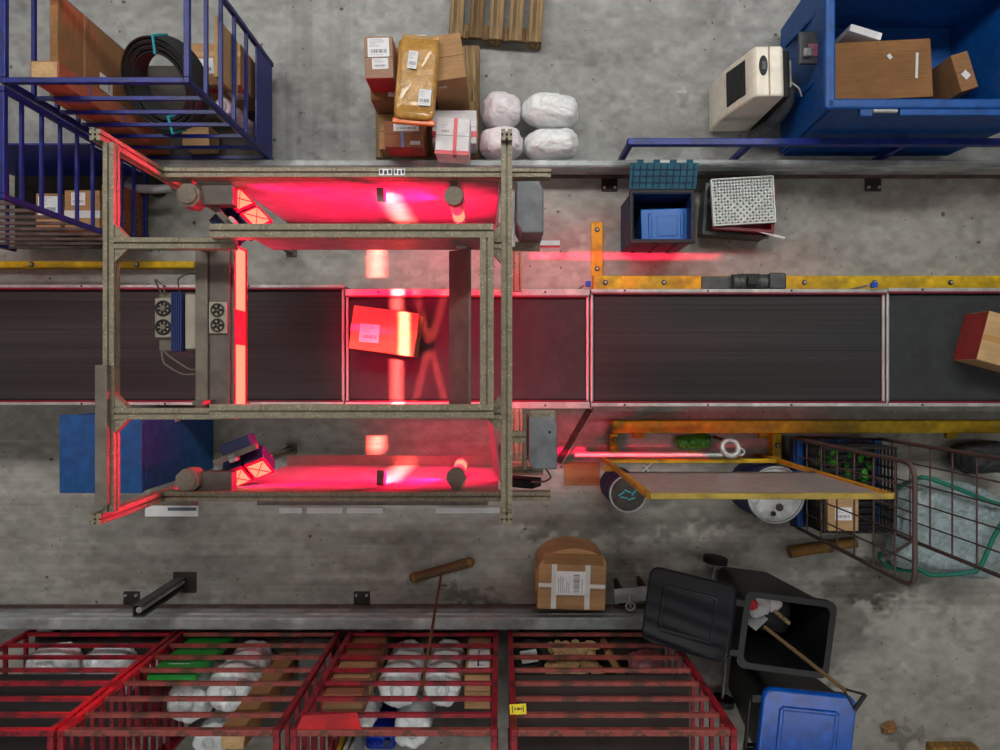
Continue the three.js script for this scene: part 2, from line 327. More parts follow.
carton('tan carton riding the belt at the east picture edge', { x: 3.64, z: -0.23, y: BT, w: 0.42, d: 0.36, h: 0.25, turn: -0.26, m: mat.cardPale, labels: [[-0.03, -0.12, 0.05, 0.04, mat.tapeWhite]], tapes: [['x', 0.01, 0.045, mat.tapeTan]], sides: [['w', 0, 0.125, 0.35, 0.245, M(0x9c3430, { map: tCard, roughness: 0.7 })]] });

/* ---------- crash barriers and floor beams ---------- */
function barrier(x0, x1, z0, z1, label, feet, toward) {
  const t = thing('crash_barrier', label, 'barrier'), L = x1 - x0, cx = (x0 + x1) / 2, zc = (z0 + z1) / 2, w = z1 - z0;
  const s = new THREE.Shape(); // ribbed guard rail seen in section
  const pts = [[-w / 2, 0.06], [-w / 2, 0.30], [-w / 2 + 0.012, 0.31], [w / 2 - 0.012, 0.31], [w / 2, 0.30], [w / 2, 0.06]];
  s.moveTo(...pts[0]); pts.slice(1).forEach((p) => s.lineTo(...p)); s.closePath();
  const g = new THREE.ExtrudeGeometry(s, { depth: L, bevelEnabled: false }); g.rotateY(Math.PI / 2);
  part(t, 'beam', uvm(g), mat.steel, [x0, 0, zc]);
  const zi = toward > 0 ? z1 : z0;
  part(t, 'lower_lip', box(L, 0.03, 0.025), mat.rust, [cx, 0.075, zi + toward * 0.012]);
  part(t, 'lip_flange', box(L, 0.016, 0.012), mat.steel, [cx, 0.23, zi + toward * 0.006]);
  for (const x of feet) { part(t, 'post', box(0.1, 0.28, 0.03), mat.darkSteel, [x, 0.14, zc]); part(t, 'foot_plate', rbox(0.14, 0.012, 0.16, 0.003), mat.darkSteel, [x, 0.006, zi + toward * 0.04]); for (const s2 of [-1, 1]) part(t, 'foot_bolt', cyl(0.012, 0.012, 0.02, 6), mat.steel, [x + s2 * 0.045, 0.02, zi + toward * 0.09]); }
  return t;
}
barrier(-2.9, 4.9, -1.775, -1.715, 'grey steel crash barrier along the parcel piles and the blue container', [-1.6, 0.95, 3.24], 1);
barrier(-4.9, 1.32, 2.0, 2.1, 'grey steel crash barrier running past the red cages', [-3.2, -1.2, 1.1], -1);
{
  const y = (name, label, x0, x1, z0, z1, h, bolts = []) => {
    const t = thing('guard_bar', label, 'floor bar'); part(t, 'bar', rbox(x1 - x0, h, z1 - z0, 0.012), mat.yellow, [(x0 + x1) / 2, h / 2, (z0 + z1) / 2]);
    for (const [bx, bz] of bolts) { part(t, 'washer', cyl(0.022, 0.022, 0.006, 12), mat.darkSteel, [bx, h + 0.003, bz]); part(t, 'bolt', cyl(0.012, 0.012, 0.02, 6), mat.steel, [bx, h + 0.01, bz]); }
    return t;
  };
  const zt = -0.79;
  y('', 'yellow bolted floor beam along the belt edge by the grey motor', 0.8, 4.9, -0.85, -0.728, 0.1, [0.9, 1.4, 1.75, 2.6, 3.2, 3.85].map((v) => [v, zt]));
  y('', 'short yellow bolted floor plate crossed by the red light line', 0.79, 0.895, -1.33, -0.855, 0.02, [[0.842, -0.92], [0.842, -1.26]]);
  y('', 'thin yellow floor beam beneath the blue cages west of the gantry', -4.9, -2.62, -0.975, -0.915, 0.1, [[-4, -0.945], [-3.1, -0.945]]);
  const b = y('', 'thick yellow floor beam between the belt and the guard fence', 0.96, 4.9, 0.388, 0.496, 0.12, []);
  for (const x of [1.2, 2.28, 3.9]) part(b, 'clamp', rbox(0.09, 0.05, 0.05, 0.008), mat.yellow, [x, 0.03, 0.524]);
  y('', 'short yellow floor stub ending under the red lit tube', 0.945, 1.01, 0.5, 0.655, 0.1, [[0.977, 0.55]]);
  y('', 'short yellow floor stub beside the blue-based wire trolley', 2.33, 2.41, 0.5, 0.72, 0.1, [[2.37, 0.6]]);
}

/* ---------- scanner gantry ---------- */
function profileShape(w, h) { // slotted aluminium section
  const s = new THREE.Shape(), sl = 0.005, dp = 0.010, pts = [];
  const edge = (len) => { const n = Math.max(1, Math.round(len / 0.045)), a = []; for (let i = 0; i < n; i++) a.push((i + 0.5) * len / n - len / 2); return a; };
  pts.push([-w / 2, -h / 2]); for (const c of edge(w)) pts.push([c - sl, -h / 2], [c - sl, -h / 2 + dp], [c + sl, -h / 2 + dp], [c + sl, -h / 2]);
  pts.push([w / 2, -h / 2]); for (const c of edge(h)) pts.push([w / 2, c - sl], [w / 2 - dp, c - sl], [w / 2 - dp, c + sl], [w / 2, c + sl]);
  pts.push([w / 2, h / 2]); for (const c of edge(w).reverse()) pts.push([c + sl, h / 2], [c + sl, h / 2 - dp], [c - sl, h / 2 - dp], [c - sl, h / 2]);
  pts.push([-w / 2, h / 2]); for (const c of edge(h).reverse()) pts.push([-w / 2, c + sl], [-w / 2 + dp, c + sl], [-w / 2 + dp, c - sl], [-w / 2, c - sl]);
  s.moveTo(...pts[0]); pts.slice(1).forEach((p) => s.lineTo(...p)); s.closePath();
  const r = Math.min(w, h) * 0.12, nh = Math.max(1, Math.round(w / 0.045)); for (let i = 0; i < nh; i++) { const c = (i + 0.5) * w / nh - w / 2, q = new THREE.Path(); q.absarc(c, 0, r, 0, Math.PI * 2, true); s.holes.push(q); }
  return s;
}
const prof = (w, h) => (L) => memo(`p${w},${h},${r4(L)}`, () => { const g = new THREE.ExtrudeGeometry(profileShape(w, h), { depth: L, bevelEnabled: false, curveSegments: 4 }); g.translate(0, 0, -L / 2); return uvm(g); });
const GX0 = -1.81, GX1 = 0.03, GZ0 = -1.075, GZ1 = 0.645, GT = 2.8;
{
  const t = thing('scanner_gantry', 'tall aluminium profile gantry standing over the conveyor with red lit panels', 'gantry');
  const p45 = prof(0.05, 0.05), p60 = prof(0.06, 0.06), p8 = prof(0.045, 0.08);
  const beam = (name, a, b, pr) => span(t, name, a, b, 0, 0, mat.alu, pr);
  for (const [x, z] of [[GX0, GZ0], [GX1, GZ0], [GX0, GZ1], [GX1, GZ1]]) {
    beam('post', [x, 0.02, z], [x, GT + 0.02, z], p45);
    part(t, 'foot_plate', rbox(0.09, 0.02, 0.09, 0.004), mat.taupe, [x, 0.01, z]);
  }
  beam('beam', [GX0 + 0.045, GT - 0.03, GZ0 + 0.026], [GX0 + 0.045, GT - 0.03, GZ1 - 0.026], p45);
  beam('beam', [GX1, GT - 0.03, GZ0 + 0.026], [GX1, GT - 0.03, GZ1 - 0.026], p45);
  for (const z of [-0.595, 0.175]) {
    beam('cross_beam', [GX0 + 0.07, GT - 0.03, z], [-1.2, GT - 0.03, z], p45); beam('cross_beam', [-0.09, GT - 0.03, z], [GX1 - 0.026, GT - 0.03, z], p45);
    for (const [x, s] of [[GX0 + 0.07, 1], [GX1 - 0.026, -1]]) for (const e of [-1, 1]) { // triangular gussets
      const sh = new THREE.Shape(); sh.moveTo(0, 0); sh.lineTo(s * 0.06, 0); sh.lineTo(0, e * -0.06); sh.closePath();
      const g = new THREE.ExtrudeGeometry(sh, { depth: 0.04, bevelEnabled: false }); g.rotateX(-Math.PI / 2);
      part(t, 'gusset', uvm(g), mat.alu, [x, GT - 0.05, z + e * 0.026]);
    }
  }
  // raised inner rectangle lying on the cross beams
  const fy = GT + 0.026, x0 = gx(219, fy), x1 = gx(487, fy), z0 = gz(232, fy), z1 = gz(411, fy);
  beam('frame_beam', [x0 - 0.03, fy, z0], [x1 + 0.03, fy, z0], p60);
  beam('frame_beam', [x0 - 0.03, fy, z1], [x1 + 0.03, fy, z1], p60);
  beam('frame_beam', [x1, fy, z0 + 0.03], [x1, fy, z1 - 0.03], p60);
  for (const z of [z0 + 0.004, z1 - 0.004]) part(t, 'splash_strip', box(x1 - x0 - 0.12, 0.36, 0.006), mat.panel, [(x0 + x1) / 2 + 0.05, fy - 0.21, z]);
  part(t, 'cover_strip', rbox(0.055, 0.03, 0.63, 0.003, 1), mat.taupe, [GX0 + 0.03, GT + 0.011, 0.27], null, 'taupe cover strip');
  // side beams at 2.25 m carrying the light panels
  const sy = 2.22;
  for (const z of [GZ0, GZ1]) { const s = z < 0 ? 1 : -1;
    beam('side_beam', [GX0 + 0.026, sy, z], [GX1 - 0.026, sy, z], prof(0.05, 0.09));
    part(t, 'light_panel', rbox(1.46, 0.98, 0.012, 0.003, 1), mat.panel, [-0.74, sy - 0.54, z + s * 0.018], null, 'smooth panel glowing red in the lamp light');
    part(t, 'panel_lip', box(1.46, 0.02, 0.07), mat.taupe, [-0.74, sy - 1.03, z + s * 0.055]);
    beam('outrigger', [GX1 + 0.026, sy, z], [GX1 + 0.24, sy, z], p8);
    beam('lower_rail', [GX0 + 0.3, 1.02, z + s * 0.01], [GX1 - 0.026, 1.02, z + s * 0.01], p45);
  }
  for (const [a, b] of [[379, 392], [394, 405]]) part(t, 'sticker', lgeo((b - a) * 3.53 / F, 0.002, 0.034), M(0xffffff, { roughness: 0.6, map: canvasTex(64, 32, (c, w, h) => { c.fillStyle = '#e8e8ea'; c.fillRect(0, 0, w, h); c.fillStyle = '#303238'; for (let k = 0; k < 3; k++) c.fillRect(4 + k * 21, 4 + k % 2 * 4, 14, 20); }) }), [gx((a + b) / 2, 2.266), 2.2665, GZ0], null, 'black and white sticker');
  // angled reflectors at the east end
  part(t, 'reflector', rbox(0.008, 0.7, 0.36, 0.002, 1), mat.panel, [-0.035, 1.8, 0.43], [0, 0.13, -0.07]);
  part(t, 'reflector', rbox(0.008, 0.7, 0.36, 0.002, 1), mat.panel, [-0.028, 1.8, -0.86], [0, -0.1, -0.04]);
  // scanner stand outriggers on the south side
  beam('lower_rail', [GX1 + 0.09, 1.0, 0.24], [GX1 + 0.09, 1.0, 0.62], prof(0.08, 0.045));
  beam('lower_rail', [GX1 + 0.03, 1.62, 0.6], [GX1 + 0.24, 1.62, 0.6], p45);
  beam('lower_rail', [GX1 + 0.03, 1.3, 0.6], [GX1 + 0.22, 1.3, 0.6], p45);
  beam('lower_rail', [GX1 + 0.09, 1.0, -0.6], [GX1 + 0.09, 1.0, -0.95], prof(0.08, 0.045));
  beam('scanner_arm', [GX1 + 0.026, 2.35, 0.32], [GX1 + 0.1, 2.35, 0.32], prof(0.06, 0.05));
  // white plates bolted outside the south side beam
  for (const [a, b] of [[279, 303], [307, 343], [347, 383], [436, 500]]) part(t, 'cover_plate', rbox((b - a) * 3.75 / F, 0.02, 0.035, 0.003, 1), mat.paperWhite, [gx((a + b) / 2, 2.05), 2.05, gz(510, 2.05)]);
  part(t, 'plate_bracket', box(1.3, 0.04, 0.09), mat.taupe, [-0.72, 2.02, 0.69]);
  const sg = part(t, 'sign_plate', rbox(0.3, 0.012, 0.06, 0.003, 1), mat.paperWhite, [gx(172, 2.05), 2.05, gz(511, 2.05)], null, 'small white plate with a blue strip');
  part(sg, 'printed_strip', box(0.16, 0.003, 0.018), canvasStrip(), [0.06, 0.0075, -0.012]);
  part(t, 'plate_bracket', box(0.26, 0.03, 0.08), mat.taupe, [gx(172, 2.05), 2.03, 0.7]);
}
function canvasStrip() { return M(0xffffff, { map: canvasTex(128, 16, (g, w, h) => { g.fillStyle = '#4a5a68'; g.fillRect(0, 0, w, h); g.fillStyle = '#2f93b4'; g.fillRect(50, 3, 40, 10); g.fillStyle = '#20262c'; g.fillRect(108, 3, 14, 10); }), roughness: 0.5 }); }

/* ---------- red lamps on the gantry ---------- */
// lensed lamp: light leaves in a soft-edged cone
function beamLight(at, to, intensity, angle, penumbra, size) {
  const l = new THREE.SpotLight(RED, intensity, 0, angle, penumbra, 2); l.position.set(...at); l.target.position.set(...to); l.castShadow = true; l.shadow.radius = size; scene.add(l, l.target); return l;
}
{ // the long light bar facing east
  const X = -1.283, zc = gz(328, 2.5), t = thing('light_bar', 'long taupe light bar with a glowing red window strip on the gantry', 'lamp', [X, 0, zc]);
  const L = 0.80;
  part(t, 'housing', rbox(0.1, 0.2, L, 0.008, 1), mat.taupeDark, [-0.056, 2.52, 0]);
  part(t, 'back_cover', rbox(0.06, 0.22, L + 0.02, 0.006, 1), mat.taupe, [-0.137, 2.52, 0]);
  for (const [z, l] of [[-0.235, 0.3], [0.235, 0.3]]) { const w = part(t, 'led_window', rbox(0.01, 0.14, l + 0.03, 0.003, 1), mat.ledDim, [0, 2.515, z], null, 'glowing red window'); part(w, 'led_strip', rbox(0.008, 0.11, l, 0.003, 1), mat.ledGlow, [0.004, 0, 0]); }
  part(t, 'led_window', rbox(0.01, 0.14, 0.15, 0.003, 1), mat.ledDim, [0, 2.515, 0], null, 'dull red middle window');
  part(t, 'window_frame', box(0.014, 0.014, L), mat.taupeDark, [0, 2.595, 0]);
  part(t, 'window_frame', box(0.014, 0.014, L), mat.redPlastic, [0, 2.437, 0]);
  const fp = part(t, 'fan_plate', rbox(0.085, 0.012, 0.15, 0.003, 1), mat.fanPlate, [-0.058, 2.626, -0.04]);
  for (const z of [-0.036, 0.036]) { const f = part(fp, 'fan_ring', new THREE.TorusGeometry(0.029, 0.004, 6, 24), mat.darkSteel, [0, 0.01, z], [Math.PI / 2, 0, 0]); f.castShadow = true; for (let k = 0; k < 5; k++) part(fp, 'fan_blade', box(0.022, 0.003, 0.012), mat.darkSteel, [0.015 * Math.cos(k * 1.257), 0.008, z + 0.015 * Math.sin(k * 1.257)], [0.3, -k * 1.257, 0]); }
  // hangers up to the cross beams
  for (const s of [-1, 1]) part(t, 'hanger', box(0.05, 0.14, 0.02), mat.taupe, [-0.1, 2.68, s * 0.36]);
  for (const z of [-0.235, 0.235]) { const l = new THREE.RectAreaLight(RED, RED_LED_FACE, 0.3, 0.11); l.position.set(X + 0.02, 2.515, zc + z); l.lookAt(X + 1, 2.45, zc + z); scene.add(l); }
  for (const z of [-0.31, -0.16, 0.16, 0.31]) beamLight([X + 0.022, 2.515, zc + z], [-0.42, 0.8, zc + z * 0.8], RED_LED, 0.55, 0.9, 2);
}
{ // twin fan power unit behind the light bar
  const y = 2.52, t = thing('fan_unit', 'white twin-fan power unit with blue cooling fins behind the light bar', 'power unit', [gx(178, y + 0.08), 0, gz(322, y + 0.08)]);
  part(t, 'body', rbox(0.2, 0.13, 0.28, 0.006, 1), mat.taupe, [0.0, y, 0]);
  const fp = part(t, 'fan_plate', rbox(0.085, 0.02, 0.19, 0.006, 1), mat.fanPlate, [-0.068, y + 0.075, -0.02]);
  for (const z of [-0.045, 0.045]) { part(fp, 'fan_ring', new THREE.TorusGeometry(0.033, 0.006, 8, 28), mat.black, [0, 0.012, z], [Math.PI / 2, 0, 0]); part(fp, 'fan_hub', cyl(0.013, 0.013, 0.008, 16), mat.taupe, [0, 0.014, z]); for (let k = 0; k < 7; k++) part(fp, 'fan_blade', box(0.02, 0.003, 0.011), mat.black, [0.021 * Math.cos(k * 0.898), 0.012, z + 0.021 * Math.sin(k * 0.898)], [0.3, -k * 0.898, 0]); }
  for (let k = 0; k < 6; k++) part(t, 'cooling_fin', box(0.004, 0.05, 0.28), M(0x2c3a6e, { roughness: 0.4, metalness: 0.3 }), [-0.018 + k * 0.009, y + 0.085, 0]);
  part(t, 'cover', rbox(0.06, 0.03, 0.26, 0.004, 1), mat.fanPlate, [0.068, y + 0.075, 0]);
  part(t, 'mounting_bar', box(0.1, 0.05, 0.06), mat.taupe, [0.13, y, 0]);
  const c = (pts) => part(t, 'cable', tube(pts, 0.004, 6, 40), mat.taupe);
  c([[-0.09, y + 0.06, 0.14], [-0.06, y + 0.09, 0.2], [0.02, y + 0.08, 0.25], [0.1, y + 0.05, 0.25], [0.13, y, 0.26]]);
  c([[-0.08, y + 0.06, 0.14], [-0.02, y + 0.08, 0.18], [0.06, y + 0.07, 0.23], [0.12, y + 0.02, 0.2]]);
  c([[-0.09, y + 0.06, -0.14], [-0.1, y + 0.1, -0.2], [-0.06, y + 0.1, -0.17], [-0.07, y + 0.07, -0.13]]);
  c([[0.0, y + 0.06, -0.14], [0.02, y + 0.12, -0.2], [0.07, y + 0.1, -0.23], [0.13, y + 0.02, -0.22]]);
}
function sideLamp(label, wx, wz, y, nx, nz, len) {
  const a = Math.atan2(-nz, nx), t = thing('flood_lamp', label, 'lamp', [wx, 0, wz], a, 'paired red flood lamps'); // local +x = facing
  const H = 0.11, th = 0.85, c = Math.cos(th), n = Math.sin(th); // heads tilted up from the level
  const tp = (dx, dy, z) => [dx * c - dy * n, y + dx * n + dy * c, z];
  for (const s of [-1, 1]) {
    const z = s * len * 0.255;
    part(t, 'lamp_head', rbox(0.1, H + 0.03, len * 0.47, 0.008, 1), mat.device, tp(-0.056, 0, z), [0, 0, th]);
    const w = part(t, 'led_window', rbox(0.012, H + 0.02, len * 0.46, 0.003, 1), mat.ledDim, tp(0, 0, z), [0, 0, th], 'glowing red lamp window');
    part(w, 'led_strip', rbox(0.008, H - 0.01, len * 0.38, 0.003, 1), mat.ledGlow, [0.005, 0, 0]);
    for (const q of [-1, 1]) part(w, 'window_brace', box(0.004, 0.004, Math.hypot(H, len * 0.38) * 0.9), mat.ledDim, [0.011, 0, 0], [q * Math.atan2(H - 0.01, len * 0.38), 0, 0]);
    const f = tp(0.05, 0, 0), q = [wx + nx * f[0] - nz * z, f[1], wz + nz * f[0] + nx * z];
    beamLight(q, [-0.45, 1.68, nz < 0 ? -1.05 : 0.62], RED_LAMP, 0.55, 1, 2);
  }
  part(t, 'driver_box', rbox(0.09, 0.1, len * 0.7, 0.01), mat.navy, [-0.155, y - 0.02, 0.0]);
  part(t, 'rail_clamp', rbox(0.05, 0.05, 0.05, 0.008), mat.aluClean, [-0.11, y + 0.06, 0.02]);
  part(t, 'mounting_bar', box(0.03, 0.03, len), mat.taupe, [-0.12, y + 0.07, 0]);
  return t;
}
const lampN = sideLamp('red flood lamp pair facing the glowing panel on the parcel side', gx(245, 2.12), gz(207, 2.12), 2.08, 0.72, -0.69, 0.27);
const lampS = sideLamp('red flood lamp pair facing the glowing panel on the aisle side', gx(246, 2.12), gz(474, 2.12), 2.08, 0.37, 0.93, 0.25);
for (const [px, py, bz, who] of [[188, 195, -1, 'parcel'], [187, 481, 1, 'aisle']]) {
  const y = 2.25, x = gx(px, y), z = gz(py, y);
  const t = thing('lamp_bracket', `drab faceted pivot with a flat arm holding the lamp on the ${who} side`, 'bracket', [x, 0, z]);
  part(t, 'pivot', cyl(0.066, 0.066, 0.1, 8), mat.cap, [0, y - 0.05, 0], [0, 0.39, 0]);
  part(t, 'pivot', cyl(0.05, 0.05, 0.012, 8), mat.cap, [0, y + 0.006, 0]);
  part(t, 'arm', rbox(0.17, 0.07, 0.11, 0.006, 1), mat.taupeDark, [0.14, y - 0.07, bz * 0.012]);
  part(t, 'stay', box(0.05, 0.05, 0.1), mat.cap, [-0.02, y - 0.06, bz * 0.08]);
}
for (const [px, py, s, who] of [[454, 197, 1, 'parcel'], [456, 477, -1, 'aisle']]) { // hanging lens tubes near the reflectors
  const y = 2.18, x = gx(px, y), z = gz(py, y);
  const t = thing('lens_tube', `round capped lens tube hanging near the reflector on the ${who} side`, 'lens', [x, 0, z]);
  part(t, 'cap', cyl(0.052, 0.052, 0.06, 9), mat.cap, [0, y, 0]);
  part(t, 'tube', cyl(0.036, 0.036, 0.24, 20), mat.aluClean, [0, y - 0.15, 0]);
  part(t, 'lens', cyl(0.036, 0.036, 0.16, 20), mat.ledGlow, [0, y - 0.36, 0], null, 'glowing lens');
  part(t, 'tube_ring', cyl(0.042, 0.042, 0.03, 20), mat.aluClean, [0, y - 0.455, 0]);
  part(t, 'arm', box(0.04, 0.04, 0.06), mat.cap, [0, y, s * -0.07]);
  beamLight([x - 0.05, y - 0.36, z], [-1.8, 2.35, z + s * 0.25], RED_BACK, 1.0, 0.9, 2);
  for (const tx of [-0.38, -1.06]) beamLight([x - 0.05, y - 0.36, z + s * 0.02], [tx, 1.70, s > 0 ? 0.62 : -1.05], RED_ACROSS, 0.33, 0.7, 1.5);
}
{ // deflection mirror across the belt
  const y = 2.52, x0 = gx(450, y), x1 = gx(470, y), z0 = gz(250, y), z1 = gz(405, y);
  const t = thing('deflection_mirror', 'long tilted mirror plate across the belt inside the gantry', 'mirror', [(x0 + x1) / 2, y, (z0 + z1) / 2]);
  part(t, 'back_plate', rbox(0.13, 0.012, z1 - z0, 0.003, 1), mat.mirrorBack, [0, 0.004, 0], [0, 0, 0.6]);
  part(t, 'edge_bar', box(0.012, 0.012, z1 - z0), mat.redPlastic, [-0.05, -0.034, 0]);
  part(t, 'edge_bar', box(0.012, 0.012, z1 - z0), mat.cap, [0.05, 0.042, 0]);
  for (const z of [z0, z1]) { part(t, 'pivot_lug', rbox(0.05, 0.06, 0.02, 0.005), mat.aluClean, [0.01, 0.0, z - (z0 + z1) / 2 + (z < -0.2 ? -0.012 : 0.012)]); part(t, 'hanger', box(0.03, 0.28, 0.012), mat.taupe, [0.02, 0.12, z - (z0 + z1) / 2 + (z < -0.2 ? -0.03 : 0.03)]); }
}
// line projectors: a small diode in a dark housing shines through a narrow slit
function projector(label, pos, aim, along, slots, intensity, dist = 0.1, half = 0.2, hw = 0.03, shell = mat.matBlack, tint = HOT) {
  const t = thing('line_projector', label, 'projector', pos);
  const d = V(...aim).normalize(), u = V(...along); u.sub(d.clone().multiplyScalar(u.dot(d))).normalize(); const w = u.clone().cross(d).normalize();
  t.quaternion.setFromRotationMatrix(new THREE.Matrix4().makeBasis(w, d.clone().negate(), u)); // local -y shines, slit along z
  const plate = 0.003;
  const wall = [box(2 * hw + 0.012, 0.006, 2 * half + 0.012), [0, 0.02, 0]];
  part(t, 'cover', wall[0], shell, wall[1]);
  for (const s of [-1, 1]) { part(t, 'housing_wall', box(0.006, dist + 0.026, 2 * half + 0.012), shell, [s * (hw + 0.003), 0.02 - (dist + 0.02) / 2, 0]); part(t, 'housing_wall', box(2 * hw, dist + 0.026, 0.006), shell, [0, 0.02 - (dist + 0.02) / 2, s * (half + 0.003)]); }
  const sh = new THREE.Shape(); sh.moveTo(-hw, -half); sh.lineTo(hw, -half); sh.lineTo(hw, half); sh.lineTo(-hw, half); sh.closePath();
  for (const q of slots) { const p = new THREE.Path(); p.moveTo(...q[0]); q.slice(1).forEach((v) => p.lineTo(...v)); p.closePath(); sh.holes.push(p); }
  const g = new THREE.ExtrudeGeometry(sh, { depth: plate, bevelEnabled: false }); g.rotateX(Math.PI / 2);
  part(t, 'slit_plate', g, shell, [0, -dist, 0]);
  part(t, 'diode', new THREE.SphereGeometry(0.003, 8, 6), mat.diode);
  const l = new THREE.PointLight(tint, intensity); l.position.set(...pos); l.castShadow = true; l.shadow.radius = 0.1; scene.add(l);
  return t;
}
const slit = (a, b, w) => [[-w / 2, a], [w / 2, a], [w / 2, b], [-w / 2, b]];
// main curtain of light on the belt: from under the mirror down to the west
projector('dark line projector under the mirror plate drawing the bright belt line', [-0.2, 2.36, -0.26], [-0.575, -1.56, 0], [0, 0, 1], [slit(-0.044, 0.038, 0.0044)], RED_LINE, 0.1, 0.07);
// curtains on the two side panels
projector('small dark line projector under the aisle side beam', [-0.655, 2.12, 0.585], [0, -0.48, -1.63], [0, 1, 0], [slit(-0.0112, 0.0112, 0.0026)], RED_LINE * 1.5, 0.05, 0.03, 0.014, mat.panel);
projector('small dark line projector under the parcel side beam', [-0.655, 2.12, -1.01], [0, -0.5, 1.63], [0, 1, 0], [slit(-0.0112, 0.0112, 0.0026)], RED_LINE * 1.5, 0.05, 0.03, 0.014, mat.panel);
// crossed lines on the belt
{ const X = (s) => [[-0.0072 * s - 0.0006, -0.027], [-0.0072 * s + 0.0006, -0.027], [-0.0007 * s + 0.0006, -0.0026], [-0.0007 * s - 0.0006, -0.0026]];
  const Y = (s) => [[0.0007 * s - 0.0006, 0.0026], [0.0007 * s + 0.0006, 0.0026], [0.0072 * s + 0.0006, 0.027], [0.0072 * s - 0.0006, 0.027]];
  projector('dark cross projector drawing two crossed lines on the belt', [-0.2, 2.38, -0.08], [-0.325, -1.58, -0.14], [0, 0, 1], [X(1), X(-1), Y(1), Y(-1)], RED_CROSS, 0.1, 0.05, 0.02); }
// grazing lines along the floor outside
projector('dark line projector beside the scanner drawing the floor line by the crates', [0.1, 1.75, -1.035], [0.95, -1.75, 0.0], [1, 1, 0], [slit(-0.044, 0.032, 0.0015)], RED_LEAK, 0.1, 0.09, 0.02, mat.matBlack, RED);
projector('dark line projector beside the scanner drawing the floor line by the fence', [0.12, 1.75, 0.655], [0.95, -1.75, 0.0], [1, 1, 0], [slit(-0.044, 0.038, 0.0015)], RED_LEAK, 0.1, 0.09, 0.02, mat.matBlack, RED);

/* ---------- laser scanners on the east face ---------- */
{
  const hull = (w, h, d, c) => { const s = new THREE.Shape(); s.moveTo(-w / 2, -d / 2 + c); s.lineTo(-w / 2 + c * 0.5, -d / 2); s.lineTo(w / 2, -d / 2); s.lineTo(w / 2, d / 2 - c); s.lineTo(w / 2 - c * 0.4, d / 2); s.lineTo(-w / 2, d / 2); s.closePath(); const g = new THREE.ExtrudeGeometry(s, { depth: h, bevelEnabled: true, bevelSize: 0.006, bevelThickness: 0.006, bevelSegments: 1 }); g.rotateX(-Math.PI / 2); return uvm(g); };
  const y = 2.3, a = thing('laser_scanner', 'grey faceted scanner box on the gantry near the white sacks', 'scanner', [gx(530, y), 0, gz(207, y)]);
  part(a, 'body', hull(0.13, 0.3, 0.26, 0.05), mat.scanner, [0, y - 0.3, 0]);
  part(a, 'lower_face', rbox(0.12, 0.1, 0.1, 0.01), mat.navy, [0.01, y - 0.34, 0.06]);
  part(a, 'bracket', rbox(0.15, 0.02, 0.05, 0.004), mat.alu, [-0.01, y - 0.2, 0.17]);
  part(a, 'bracket', rbox(0.02, 0.1, 0.3, 0.004), mat.aluClean, [-0.085, y - 0.15, 0.04]);
  part(a, 'outlet_tag', box(0.16, 0.004, 0.03), mat.paperWhite, [0.14, y - 0.7, 0.05]); part(a, 'outlet_tag', box(0.16, 0.004, 0.012), mat.tapeRed, [0.14, y - 0.69, 0.075]);
  part(a, 'tag_rod', box(0.02, 0.5, 0.02), mat.darkSteel, [0.05, y - 0.5, 0.05]);
  const y2 = 2.2, b = thing('laser_scanner', 'grey scanner box on the gantry beside the leaning steel strut', 'scanner', [gx(543, y2), 0, gz(443, y2)]);
  part(b, 'body', hull(0.14, 0.3, 0.27, 0.04), mat.scanner, [0, y2 - 0.3, 0]);
  part(b, 'window_hood', rbox(0.14, 0.03, 0.05, 0.006), mat.alu, [0, y2 - 0.02, -0.15]);
  part(b, 'bracket', rbox(0.02, 0.12, 0.3, 0.004), mat.alu, [-0.095, y2 - 0.12, 0]);
  part(b, 'screw', cyl(0.008, 0.008, 0.008, 8), mat.black, [0.035, y2 + 0.008, -0.06]);
  part(b, 'cable', tube([[0.02, y2 - 0.1, 0.15], [0.05, y2 - 0.1, 0.2], [0.02, y2 - 0.2, 0.24], [-0.05, y2 - 0.25, 0.25]], 0.006, 6, 24), mat.taupe);
  const s = thing('steel_strut', 'slanting grey steel strut from the belt joint to the floor', 'strut');
  span(s, 'strut_bar', [gx(589, 0.6), 0.6, 0.275], [gx(559, 0.02), 0.02, gz(462, 0.02)], 0.05, 0.03, mat.rust);
  span(s, 'strut_edge', [gx(589, 0.6) + 0.03, 0.6, 0.275], [gx(559, 0.02) + 0.03, 0.02, gz(462, 0.02)], 0.012, 0.05, mat.aluClean);
}

